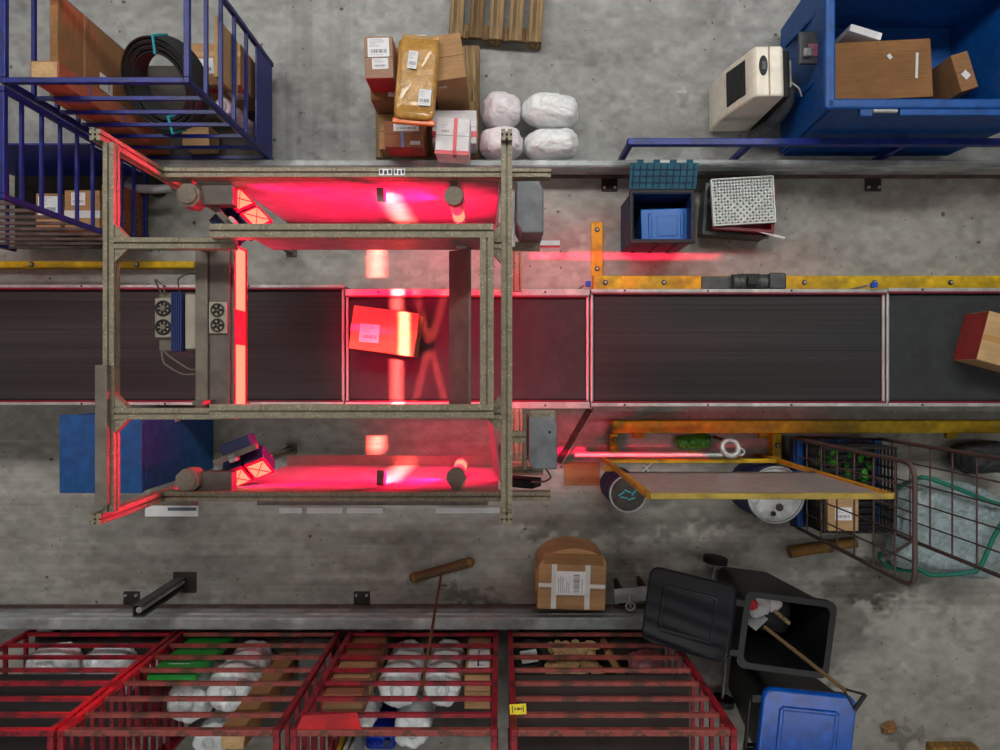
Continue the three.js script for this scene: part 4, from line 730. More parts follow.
/* ---------- blue container and its barrier ---------- */
{
  const X0 = 2.32, X1 = 3.92, Z0 = -2.98, Z1 = -1.905, T = 1.1, B = 0.1, t = thing('pallet_container', 'large open blue plastic container with a rounded rim', 'container');
  const wall = (a, b, name = 'wall') => { span(t, name, a, b, 0.03, 0.01, mat.bluePlastic); };
  // tapered walls: top and bottom rings joined
  const ring = (o, y) => [[X0 + o, y, Z0 + 0.03], [X1 - o, y, Z0 + 0.03], [X1 - o, y, Z1 + 0.012], [X0 + o, y, Z1 + 0.012]];
  const quad = (a, b, c, d, th) => { const n = V(...b).sub(V(...a)).cross(V(...d).sub(V(...a))).normalize().multiplyScalar(th); const A = [a, b, c, d].map((p) => V(...p)), C = A.map((p) => p.clone().add(n)); const P8 = [...A, ...C]; const idx = [[0, 1, 2], [0, 2, 3], [4, 6, 5], [4, 7, 6], [0, 4, 5], [0, 5, 1], [1, 5, 6], [1, 6, 2], [2, 6, 7], [2, 7, 3], [3, 7, 4], [3, 4, 0]]; const v = []; for (const f of idx) for (const i of f) v.push(...P8[i].toArray()); const g = new THREE.BufferGeometry(); g.setAttribute('position', new THREE.Float32BufferAttribute(v, 3)); g.computeVertexNormals(); return uvm(g); };
  const top = ring(0.03, T), bot = ring(0.1, B);
  for (let k = 0; k < 4; k++) { const j = (k + 1) % 4; part(t, 'wall', quad(top[k], top[j], bot[j], bot[k], 0.02), mat.bluePlastic); }
  part(t, 'bottom', box(X1 - X0 - 0.18, 0.03, Z1 - Z0 - 0.03), mat.bluePlastic, [(X0 + X1) / 2, B + 0.015, (Z0 + Z1) / 2 + 0.012]);
  for (const [a, b] of [[[X0, T, Z0], [X1, T, Z0]], [[X0, T, Z1], [X1, T, Z1]], [[X0, T, Z0], [X0, T, Z1]], [[X1, T, Z0], [X1, T, Z1]]]) span(t, 'rim', a, b, 0.07, 0.05, mat.bluePlastic, (L) => rbox(0.075, 0.05, L + 0.07, 0.02, 3));
  for (const x of [2.56, 2.95, 3.3, 3.62]) part(t, 'wall_rib', rbox(0.04, 0.8, 0.03, 0.008, 1), mat.bluePlastic, [x, 0.62, Z1 + 0.008]);
  for (const y of [0.4, 0.7, 0.98]) part(t, 'wall_rib', rbox(1.5, 0.03, 0.045, 0.008, 1), mat.bluePlastic, [3.12, y, Z1 - 0.002]);
  for (const z of [-2.2, -2.7]) part(t, 'wall_rib', rbox(0.03, 0.66, 0.04, 0.008, 1), mat.bluePlastic, [X0 + 0.035, 0.66, z], [0, 0, -0.04]);
  part(t, 'latch', rbox(0.09, 0.04, 0.08, 0.01), mat.bluePlastic, [2.58, T - 0.01, Z1 + 0.045]);
  part(t, 'latch_pin', cyl(0.014, 0.014, 0.17, 12), mat.aluClean, [2.71, T, Z1 + 0.045], [0, 0, Math.PI / 2]);
  part(t, 'rim_flange', rbox(1.05, 0.03, 0.06, 0.01), mat.bluePlastic, [3.34, T - 0.005, Z1 + 0.05]);
  for (const z of [Z0 + 0.15, (Z0 + Z1) / 2, Z1 - 0.15]) part(t, 'runner', rbox(X1 - X0 - 0.24, 0.1, 0.12, 0.01), mat.bluePlastic, [(X0 + X1) / 2, 0.05, z]);
  const wt = part(t, 'wall_tray', rbox(0.16, 0.03, 0.24, 0.01), mat.motor, [X0 - 0.03, 0.86, -2.42]); part(wt, 'tray_label', box(0.07, 0.003, 0.09), mat.pinkBag, [0.02, 0.0165, 0.02]); part(wt, 'tray_item', rbox(0.06, 0.05, 0.06, 0.01), mat.steel, [-0.03, 0.03, 0.05]);
  carton('wide brown carton lying inside the blue container', { x: 2.97, z: -2.4, y: B + 0.032, w: 0.86, h: 0.42, d: 0.46, turn: 0.05, m: M(0x95683e, { map: tCard, roughness: 0.85 }), seam: null, labels: [[0.31, -0.02, 0.02, 0.2, mat.tapeWhite, -0.08], [0.1, -0.1, 0.03, 0.04, mat.tapeWhite, 0.6]] });
  const b2 = carton('white card standing behind the carton in the blue container', { name: 'white_card', category: 'card', x: 2.88, z: -2.7, y: B + 0.032, w: 0.26, h: 0.42, d: 0.06, turn: -0.3, m: mat.paperWhite, seam: null });
  carton('small carton with a crumpled label at the east picture edge', { x: 3.67, z: -2.4, y: B + 0.032, w: 0.14, h: 0.4, d: 0.3, turn: 0.3, m: mat.cardDark, labels: [[0, 0.03, 0.05, 0.06, mat.paperWhite, 0.5]] });
}
{
  const z = -1.812, h = 0.6, t = thing('tube_barrier', 'worn blue tube barrier in front of the blue container', 'barrier');
  const X0 = 0.99, X1 = 4.9; span(t, 'rail', [X0, h, z], [X1, h, z], 0.055, 0.06, mat.blueWorn);
  span(t, 'floor_rail', [2.0, 0.03, z], [X1, 0.03, z], 0.045, 0.045, mat.blueWorn);
  for (const x of [X0 + 0.03, 1.96, 3.17, 4.4]) { span(t, 'leg', [x, 0, z], [x, h - 0.025, z], 0.045, 0.045, mat.blueTube); part(t, 'foot_plate', box(0.1, 0.01, 0.05), mat.darkSteel, [x, 0.005, z]); }
}

/* ---------- crates in the middle aisle ---------- */
{ // navy crate with teal lid and small blue box
  const x = 1.3, z = -1.27, w = 0.5, d = 0.4, h = 0.46, t = thing('lidded_crate', 'dark navy crate with its teal lid folded open', 'crate', [x, 0, z]);
  for (const s of [-1, 1]) { part(t, 'wall', rbox(w, h, 0.02, 0.006, 1), mat.navy, [0, h / 2, s * (d / 2 - 0.01)]); part(t, 'wall', rbox(0.02, h, d - 0.04, 0.006, 1), mat.navy, [s * (w / 2 - 0.01), h / 2, 0]); part(t, 'rim', rbox(w + 0.03, 0.03, 0.03, 0.008, 1), mat.black, [0, h - 0.01, s * d / 2]); part(t, 'rim', rbox(0.03, 0.03, d + 0.02, 0.008, 1), mat.black, [s * w / 2, h - 0.01, 0]); for (const q of [-0.15, 0, 0.15]) part(t, 'wall_rib', rbox(0.02, h - 0.04, 0.012, 0.003, 1), mat.navy, [q, h / 2 - 0.02, s * (d / 2 + 0.004)]); }
  part(t, 'bottom', box(w - 0.04, 0.02, d - 0.04), mat.black, [0, 0.012, 0]);
  const lid = part(t, 'lid', rbox(0.54, 0.018, 0.2, 0.004, 1), mat.teal, [0.0, h + 0.03, -d / 2 - 0.115], [0.35, 0, 0]);
  for (let k = 0; k < 10; k++) part(lid, 'lid_rib', box(0.006, 0.01, 0.18), mat.navy, [-0.24 + k * 0.053, 0.012, 0]); for (const q of [-0.05, 0, 0.05]) part(lid, 'lid_rib', box(0.52, 0.01, 0.006), mat.navy, [0, 0.012, q]);
  for (const q of [-0.19, -0.06, 0.07, 0.2]) part(lid, 'lid_tooth', rbox(0.05, 0.018, 0.03, 0.004, 1), mat.teal, [q, 0, -0.11]);
  const b = thing('storage_bin', 'small bright blue plastic bin sitting inside the navy crate', 'bin', [x + 0.05, 0.03, z + 0.04], 0.03);
  part(b, 'body', rbox(0.36, 0.3, 0.24, 0.03, 3), mat.crateBlue, [0, 0.15, 0]); part(b, 'rim', rbox(0.39, 0.03, 0.27, 0.012, 2), mat.crateBlue, [0, 0.29, 0]); part(b, 'top_panel', rbox(0.17, 0.02, 0.17, 0.008, 2), mat.crateBlue, [0.02, 0.3, 0.01]); for (const s of [-1, 1]) part(b, 'rib', rbox(0.03, 0.03, 0.2, 0.01), mat.crateBlue, [s * 0.13 + 0.01, 0.3, 0]);
}
{ // grey and red crates with a lattice tray
  const x = 1.995, z = -1.38, a = thing('crate', 'grey open crate at the bottom of the lattice tray stack', 'crate', [x, 0, z], -0.07), b = thing('crate', 'dark red crate between the grey crate and the lattice tray', 'crate', [x + 0.02, 0.2, z], -0.07);
  const shell = (t, w, h, d, m) => { for (const s of [-1, 1]) { part(t, 'wall', rbox(w, h, 0.015, 0.004, 1), m, [0, h / 2, s * (d / 2 - 0.008)]); part(t, 'wall', rbox(0.015, h, d - 0.032, 0.004, 1), m, [s * (w / 2 - 0.008), h / 2, 0]); part(t, 'rim', rbox(w + 0.025, 0.02, 0.025, 0.005, 1), m, [0, h - 0.01, s * d / 2]); part(t, 'rim', rbox(0.025, 0.02, d, 0.005, 1), m, [s * w / 2, h - 0.01, 0]); } part(t, 'bottom', box(w - 0.03, 0.015, d - 0.03), m, [0, 0.008, 0]); };
  shell(a, 0.54, 0.198, 0.41, mat.greyPlastic); shell(b, 0.48, 0.12, 0.37, mat.redPlastic);
  const c = thing('lattice_tray', 'pale grey tray with a diamond lattice lying on the red crate', 'tray', [x - 0.005, 0.322, z - 0.045], 0.06);
  part(c, 'plate', rbox(0.5, 0.012, 0.37, 0.004, 1), mat.scanner, [0, 0.006, 0]);
  const gs = [], W = 0.5, D = 0.37; for (const s of [-1, 1]) for (let k = -12; k <= 12; k++) { let x0 = k * 0.05 - D / 2, x1 = k * 0.05 + D / 2, z0 = -D / 2, z1 = D / 2; if (s < 0) [x0, x1] = [x1, x0]; const cl = (xa, za, xb, zb) => { if (xa > xb) [xa, za, xb, zb] = [xb, zb, xa, za]; if (xb < -W / 2 || xa > W / 2) return null; const f = (X) => za + (zb - za) * (X - xa) / (xb - xa); const A = Math.max(xa, -W / 2), B = Math.min(xb, W / 2); return [A, f(A), B, f(B)]; }; const q = cl(x0, z0, x1, z1); if (!q) continue; const L = Math.hypot(q[2] - q[0], q[3] - q[1]); if (L < 0.02) continue; const g = new THREE.BoxGeometry(L, 0.008, 0.016); g.rotateY(-Math.atan2(q[3] - q[1], q[2] - q[0])); g.translate((q[0] + q[2]) / 2, 0.016, (q[1] + q[3]) / 2); gs.push(g); }
  const lt = part(c, 'lattice', uvm(mergeGeometries(gs)), mat.latticeGrey); lt.userData.kind = 'stuff';
  for (const s of [-1, 1]) { part(c, 'rim', rbox(0.51, 0.03, 0.012, 0.003, 1), mat.latticeGrey, [0, 0.015, s * 0.187]); part(c, 'rim', rbox(0.012, 0.03, 0.38, 0.003, 1), mat.latticeGrey, [s * 0.252, 0.015, 0]); }
  const st = thing('white_stick', 'thin white stick poking out from under the lattice tray', 'stick', [0, 0, 0]); rod(st, 'shaft', [2.05, 0.312, -1.2], [2.3, 0.312, -1.135], 0.006, mat.paperWhite); rod(st, 'grip', [2.25, 0.312, -1.148], [2.34, 0.312, -1.125], 0.011, mat.paperWhite);
}

/* ---------- blue cabinet under the gantry ---------- */
{
  const t = thing('cabinet', 'plain blue metal cabinet beside the belt beneath the gantry post', 'cabinet', [-2.755, 0, 0.545]);
  part(t, 'body', rbox(0.555, 1.14, 0.525, 0.004, 1), mat.blueCab, [0, 0.6, 0]); part(t, 'top', rbox(0.57, 0.03, 0.54, 0.004, 1), mat.blueCab, [0, 1.185, 0]); part(t, 'plinth', box(0.5, 0.04, 0.48), mat.black, [0, 0.02, 0]);
  part(t, 'side_door', rbox(0.008, 1.04, 0.47, 0.002, 1), mat.blueCab, [0.28, 0.62, 0]); part(t, 'door_lock', rbox(0.012, 0.06, 0.025, 0.004), mat.aluClean, [0.288, 0.7, -0.2]);
}

/* ---------- guard fence, drums, red lit tube ---------- */
{
  const z = 0.702, X0 = 0.868, X1 = 2.275, T = 1.93, t = thing('guard_fence', 'yellow guard fence with a glossy grey sheet standing beside the belt', 'fence');
  for (const x of [X0, X1]) { span(t, 'post', [x, 0, z], [x, T, z], 0.035, 0.035, mat.orange); part(t, 'foot_plate', box(0.12, 0.01, 0.036), mat.orange, [x, 0.005, z]); }
  for (const y of [0.34, T]) span(t, 'rail', [X0, y, z], [X1, y, z], 0.035, 0.035, y > 1 ? M(0xc9ac4a, { map: tWear, roughness: 0.5 }) : mat.yellow);
  span(t, 'rail', [X0 + 0.02, 1.03, z], [X1 - 0.02, 1.03, z], 0.02, 0.02, mat.rust);
  part(t, 'sheet', box(X1 - X0 - 0.036, T - 1.06, 0.008), mat.sheet, [(X0 + X1) / 2, (T + 1.06) / 2, z], null, 'glossy grey plastic sheet');
  for (const y of [0.62, 0.7]) part(t, 'hinge_lug', rbox(0.09, 0.02, 0.03, 0.004), mat.orange, [X0 - 0.03, y, z + 0.02]);
  span(t, 'brace', [1.75, 0.02, z - 0.028], [2.0, 0.3, z - 0.028], 0.016, 0.02, mat.orange);
}
function drum(label, px, py, rpx, h, lidMat, extra) {
  const x = gx(px, h), z = gz(py, h), r = rpx * (CAM - h) / F, t = thing('drum', label, 'drum', [x, 0, z], 0, 'drums behind the fence');
  const pts = [[0, 0], [r, 0], [r + 0.006, 0.012], [r, 0.024], [r, h * 0.32], [r + 0.008, h * 0.345], [r, h * 0.37], [r, h * 0.64], [r + 0.008, h * 0.665], [r, h * 0.69], [r, h - 0.03], [r + 0.008, h - 0.016], [r + 0.006, h], [r - 0.006, h], [r - 0.01, h - 0.016]];
  part(t, 'body', new THREE.LatheGeometry(pts.map((p) => new THREE.Vector2(...p)), 40), mat.navy);
  part(t, 'lid', cyl(r - 0.006, r - 0.006, 0.01, 40), lidMat, [0, h - 0.014, 0]);
  part(t, 'lid_ring', new THREE.TorusGeometry(r, 0.008, 8, 48), mat.steel, [0, h, 0], [Math.PI / 2, 0, 0]);
  extra(t, r, h); return t;
}
drum('small blue drum with turquoise scribbles on its dark lid', 628, 494, 18, 0.5, mat.darkSteel, (t, r, h) => { for (const [a, b, c] of [[-0.05, 0.0, 0.6], [0.0, -0.02, -0.4], [0.05, -0.01, 0.9], [-0.03, 0.03, -0.2], [0.03, 0.04, 0.3]]) part(t, 'lid_marking', rbox(0.055, 0.004, 0.012, 0.001, 1), P(0x2a9aa0, { roughness: 0.6 }), [a, h - 0.008, b], [0, c, 0]); });
drum('larger blue drum with a white lid behind the fence sheet', 776, 495, 28, 0.46, M(0xc9cdcc, { map: tWear, roughness: 0.45 }), (t, r, h) => { part(t, 'bung', cyl(0.02, 0.02, 0.016, 16), mat.black, [-0.02, h - 0.004, 0.15]); part(t, 'bung', cyl(0.03, 0.03, 0.012, 16), mat.darkSteel, [0.03, h - 0.004, 0.1]); });
{
  const z = 0.648, t = thing('steel_tube', 'long steel tube lit red along the floor line by the fence', 'tube'); rod(t, 'tube', [gx(575, 0.4), 0.4, z], [gx(722, 0.4), 0.4, z], 0.018, mat.aluClean, 14);
  for (const x of [0.95, 1.6]) part(t, 'support', box(0.03, 0.38, 0.03), mat.yellow, [x, 0.29, z]).scale.y = 0.5;
  const f = thing('pipe_clamp', 'pale round pipe clamp at the end of the red lit tube', 'clamp', [gx(725, 0.42), 0, 0.6]); part(f, 'ring', new THREE.TorusGeometry(0.065, 0.024, 10, 24), mat.aluClean, [0.05, 0.4, -0.01], [Math.PI / 2 - 0.3, 0, 0]); part(f, 'bolt_eye', new THREE.TorusGeometry(0.026, 0.01, 8, 16), mat.aluClean, [0.13, 0.42, 0.02], [Math.PI / 2, 0, 0]); part(f, 'post', cyl(0.014, 0.014, 0.4, 10), mat.darkSteel, [0.05, 0.2, -0.06]);
  const b = thing('brown_board', 'flat brown board on the floor beside the small drum', 'board', [gx(612, 0.015) , 0, gz(482, 0.015)]); part(b, 'board', box(0.62, 0.014, 0.2), mat.cardDark, [0.02, 0.007, 0]); b.position.set(0.69, 0, 0.86); b.children[0].scale.set(0.5, 1, 1);
  sack('crumpled green plastic bag on the floor by the yellow beam', 1.66, 0, 0.575, 0.32, 0.08, 0.13, 0.05, mat.greenBag, 71, 'plastic_bag');
  const c = thing('cable_tie', 'twisted white cable tie near the fence corner', 'tie', [1.27, 0, 0.8]); part(c, 'strap', tube([[-0.04, 0.01, 0.05], [0, 0.03, 0], [0.03, 0.05, -0.03], [0.06, 0.06, -0.07]], 0.006, 6, 20), mat.paperWhite); part(c, 'strap', tube([[-0.03, 0.01, -0.02], [0.0, 0.03, 0.0], [0.01, 0.04, 0.04], [-0.01, 0.01, 0.08]], 0.006, 6, 20), mat.paperWhite);
}

/* ---------- wire trolley, bags, box ---------- */
{
  const X0 = 2.475, X1 = 3.16, Z0 = 0.53, Z1 = 1.27, T = 1.82, t = thing('wire_trolley', 'rusty wire trolley with two rounded mesh sides on a blue base', 'trolley');
  part(t, 'base', rbox(X1 - X0 + 0.06, 0.08, Z1 - Z0, 0.01), mat.navy, [(X0 + X1) / 2, 0.2, (Z0 + Z1) / 2]);
  for (let k = 0; k < 5; k++) part(t, 'base_slat', rbox(0.05, 0.02, Z1 - Z0 - 0.02, 0.004, 1), k % 2 ? mat.rust : mat.bluePlastic, [X0 + 0.02 + k * 0.16, 0.25, (Z0 + Z1) / 2]);
  for (const x of [X0 + 0.08, X1 - 0.08]) for (const z of [Z0 + 0.08, Z1 - 0.08]) part(t, 'caster', cyl(0.055, 0.055, 0.035, 16), mat.rubber, [x, 0.055, z], [Math.PI / 2, 0, 0]), part(t, 'caster_fork', box(0.05, 0.1, 0.05), mat.steel, [x, 0.12, z]);
  for (const x of [X0, X1]) {
    const r = 0.1; part(t, 'side_frame', tube([[x, 0.24, Z0], [x, 0.7, Z0], [x, 1.3, Z0], [x, T - r, Z0], [x, T - 0.02, Z0 + 0.03], [x, T, Z0 + r], [x, T, (Z0 + Z1) / 2], [x, T, Z1 - r], [x, T - 0.02, Z1 - 0.03], [x, T - r, Z1], [x, 1.3, Z1], [x, 0.7, Z1], [x, 0.24, Z1]], 0.015, 8, 90), mat.rust);
    for (let k = 0; k < 6; k++) rod(t, 'wire', [x, 0.42 + k * 0.24, Z0], [x, 0.42 + k * 0.24, Z1], 0.006, mat.rust, 6);
    for (let k = 1; k < 5; k++) rod(t, 'wire', [x, 0.24, Z0 + k * (Z1 - Z0) / 5], [x, T, Z0 + k * (Z1 - Z0) / 5], 0.006, mat.rust, 6);
  }
  rod(t, 'brace', [X0, 1.5, Z1 - 0.08], [X1, 0.72, Z1 - 0.02], 0.012, mat.rust);
  const c = thing('mesh_crate', 'black plastic mesh crate with green scraps in the wire trolley', 'crate', [2.81, 0.262, 0.9]);
  const w = 0.56, d = 0.66, h = 0.34; for (const s of [-1, 1]) { for (let k = 0; k < 7; k++) { part(c, 'slat', box(w, 0.014, 0.012), mat.black, [0, 0.03 + k * 0.05, s * d / 2]); part(c, 'slat', box(0.012, 0.014, d), mat.black, [s * w / 2, 0.03 + k * 0.05, 0]); } for (let k = 0; k < 9; k++) part(c, 'slat', box(0.014, h, 0.012), mat.black, [-w / 2 + k * w / 8, h / 2, s * d / 2]); for (let k = 0; k < 9; k++) part(c, 'slat', box(0.012, h, 0.014), mat.black, [s * w / 2, h / 2, -d / 2 + k * d / 8]); }
  for (let k = 0; k < 12; k++) part(c, 'base_slat', box(w, 0.01, 0.014), mat.black, [0, 0.1, -d / 2 + 0.03 + k * d / 12]);
  part(c, 'bottom', box(w, 0.012, d), mat.black, [0, 0.008, 0]);
  const R = rng(5), gs = []; for (let k = 0; k < 26; k++) { const g = new THREE.SphereGeometry(0.022 + 0.014 * R(), 6, 4); g.scale(1.6, 0.3, 0.8); g.rotateY(R() * 6); g.rotateX(R() - 0.5); g.translate((R() - 0.5) * 0.46, 0.03 + 0.08 * R(), -0.12 + (R() - 0.5) * 0.3); gs.push(g); } const gm = part(c, 'green_scraps', mergeGeometries(gs), mat.greenBag); gm.userData.kind = 'stuff';
  carton('small tan carton with a label behind the wire trolley mesh', { x: 2.67, z: 1.09, y: 0.372, w: 0.24, h: 0.24, d: 0.25, m: mat.cardPale, seam: null, labels: [[0.0, -0.01, 0.13, 0.1, 0]] });
  const wr = thing('wooden_roller', 'thick wooden roller handle lying on the floor by the trolley', 'roller', [gx(825, 0.06), 0.055, gz(547, 0.06)], 0.15); part(wr, 'roller', cyl(0.052, 0.048, 0.34, 20), mat.handleWood, [-0.14, 0, 0], [0, 0, Math.PI / 2]); part(wr, 'grip', cyl(0.042, 0.046, 0.22, 20), mat.handleWood, [0.16, 0, 0], [0, 0, Math.PI / 2]); part(wr, 'ferrule', cyl(0.054, 0.054, 0.02, 20), mat.rust, [0.04, 0, 0], [0, 0, Math.PI / 2]);
}
{
  const t = thing('bulk_bag', 'big translucent white bag with dark green lifting straps', 'bag', [3.72, 0, 1.28], -0.12);
  part(t, 'fabric', sackGeo(0.98, 0.46, 0.78, 81, 0.05, 0.55), P(0xa9bcc0, { map: tGrain, roughness: 0.35, bumpMap: tWrinkle, bumpScale: 0.008 }));
  const st = (p) => part(t, 'strap', tube(p, 0.018, 8, 50), mat.greenStrap);
  st([[-0.46, 0.28, -0.3], [-0.42, 0.5, -0.42], [-0.2, 0.54, -0.38], [0.1, 0.52, -0.3], [0.34, 0.46, -0.26]]); st([[-0.32, 0.3, 0.3], [-0.2, 0.42, 0.36], [0.1, 0.5, 0.26], [0.18, 0.52, 0.0], [0.22, 0.56, -0.16], [0.4, 0.5, -0.2]]); st([[-0.44, 0.1, 0.3], [-0.48, 0.2, 0.33], [-0.3, 0.08, 0.42], [0.0, 0.05, 0.42]]);
  sack('black round bundle behind the white bulk bag at the picture edge', 4.05, 0, 0.69, 0.5, 0.4, 0.26, 0, mat.rubber, 83, 'black_bundle');
}

/* ---------- wheeled bins ---------- */
function bin(name, label, x, z, turn, openLid) { // local +x is the front, wheels and hinge at -x
  const t = thing(name, label, 'bin', [x, 0, z], turn, 'wheeled bins'), H = 1.0;
  const lo = [[-0.2, -0.2], [0.25, -0.2], [0.25, 0.2], [-0.2, 0.2]], hi = [[-0.32, -0.265], [0.32, -0.265], [0.32, 0.265], [-0.32, 0.265]];
  const RR = (c, k, r, n = 4) => { const o = []; const sg = [[-1, -1], [1, -1], [1, 1], [-1, 1]]; for (let i = 0; i < 4; i++) for (let j = 0; j <= n; j++) { const a = Math.PI + i * Math.PI / 2 + j / n * Math.PI / 2; o.push([c[i][0] - sg[i][0] * (r + k) + r * Math.cos(a), c[i][1] - sg[i][1] * (r + k) + r * Math.sin(a)]); } return o; };
  const loft = (rings, capEnd) => { const v = [], idx = [], n = rings[0].p.length; rings.forEach((R) => R.p.forEach(([a, b]) => v.push(a, R.y, b))); for (let k = 0; k + 1 < rings.length; k++) for (let i = 0; i < n; i++) { const j = (i + 1) % n, a = k * n + i, b = k * n + j; idx.push(a, a + n, b, b, a + n, b + n); } if (capEnd) { const c = v.length / 3; let mx = 0, mz = 0; const R = rings[rings.length - 1]; R.p.forEach(([a, b]) => { mx += a / n; mz += b / n; }); v.push(mx, R.y, mz); for (let i = 0; i < n; i++) idx.push((rings.length - 1) * n + i, c, (rings.length - 1) * n + (i + 1) % n); } let g = new THREE.BufferGeometry(); g.setAttribute('position', new THREE.Float32BufferAttribute(v, 3)); g.setIndex(idx); g = g.toNonIndexed(); g.computeVertexNormals(); return uvm(g); };
  part(t, 'body', loft([{ y: 0.05, p: RR(lo, 0.0, 0.05) }, { y: H - 0.06, p: RR(hi, 0.012, 0.06) }, { y: H - 0.055, p: RR(hi, -0.012, 0.06) }, { y: H, p: RR(hi, -0.014, 0.06) }, { y: H, p: RR(hi, 0.03, 0.05) }, { y: H - 0.06, p: RR(hi, 0.034, 0.05) }, { y: 0.08, p: RR(lo, 0.02, 0.05) }], true), mat.blackBin);
  for (let k = 0; k < 12; k++) part(t, 'rim_rib', box(0.012, 0.05, 0.006), mat.blackBin, [0.328, H - 0.03, -0.2 + k * 0.036]);
  for (const s of [-1, 1]) { part(t, 'wheel', cyl(0.1, 0.1, 0.05, 24), mat.rubber, [-0.26, 0.1, s * 0.26], [Math.PI / 2, 0, 0]); part(t, 'hinge_arm', rbox(0.08, 0.06, 0.05, 0.01), mat.blackBin, [-0.36, H - 0.03, s * 0.18]); }
  part(t, 'axle', cyl(0.012, 0.012, 0.5, 10), mat.steel, [-0.26, 0.1, 0], [Math.PI / 2, 0, 0]);
  part(t, 'handle', cyl(0.014, 0.014, 0.44, 12), mat.blackBin, [-0.40, H - 0.01, 0], [Math.PI / 2, 0, 0]);
  return t;
}
function binLid(t, m, w, d) { // lid plate: rounded, domed rim, recessed panel
  const s = new THREE.Shape(), r = 0.07; s.moveTo(-w / 2 + r, -d / 2); s.lineTo(w / 2 - r, -d / 2); s.quadraticCurveTo(w / 2, -d / 2, w / 2, -d / 2 + r); s.lineTo(w / 2, d / 2 - r); s.quadraticCurveTo(w / 2, d / 2, w / 2 - r, d / 2); s.lineTo(-w / 2 + r, d / 2); s.quadraticCurveTo(-w / 2, d / 2, -w / 2, d / 2 - r); s.lineTo(-w / 2, -d / 2 + r); s.quadraticCurveTo(-w / 2, -d / 2, -w / 2 + r, -d / 2);
  const g = new THREE.ExtrudeGeometry(s, { depth: 0.016, bevelEnabled: true, bevelSize: 0.016, bevelThickness: 0.02, bevelSegments: 4, curveSegments: 8 }); g.rotateX(-Math.PI / 2); const lid = part(t, 'lid', uvm(g), m);
  const rim = (a, b, h, y) => { const f = (q, p) => rbox(q, h, p, 0.009, 3); part(lid, 'lid_ridge', f(a, 0.03), m, [0, y, b / 2]); part(lid, 'lid_ridge', f(a, 0.03), m, [0, y, -b / 2]); part(lid, 'lid_ridge', f(0.03, b), m, [a / 2, y, 0]); part(lid, 'lid_ridge', f(0.03, b), m, [-a / 2, y, 0]); };
  rim(w * 0.62, d * 0.6, 0.02, 0.038); part(lid, 'lid_panel', rbox(w * 0.58, 0.014, d * 0.56, 0.006, 2), m, [0, 0.038, 0]);
  return lid;
}
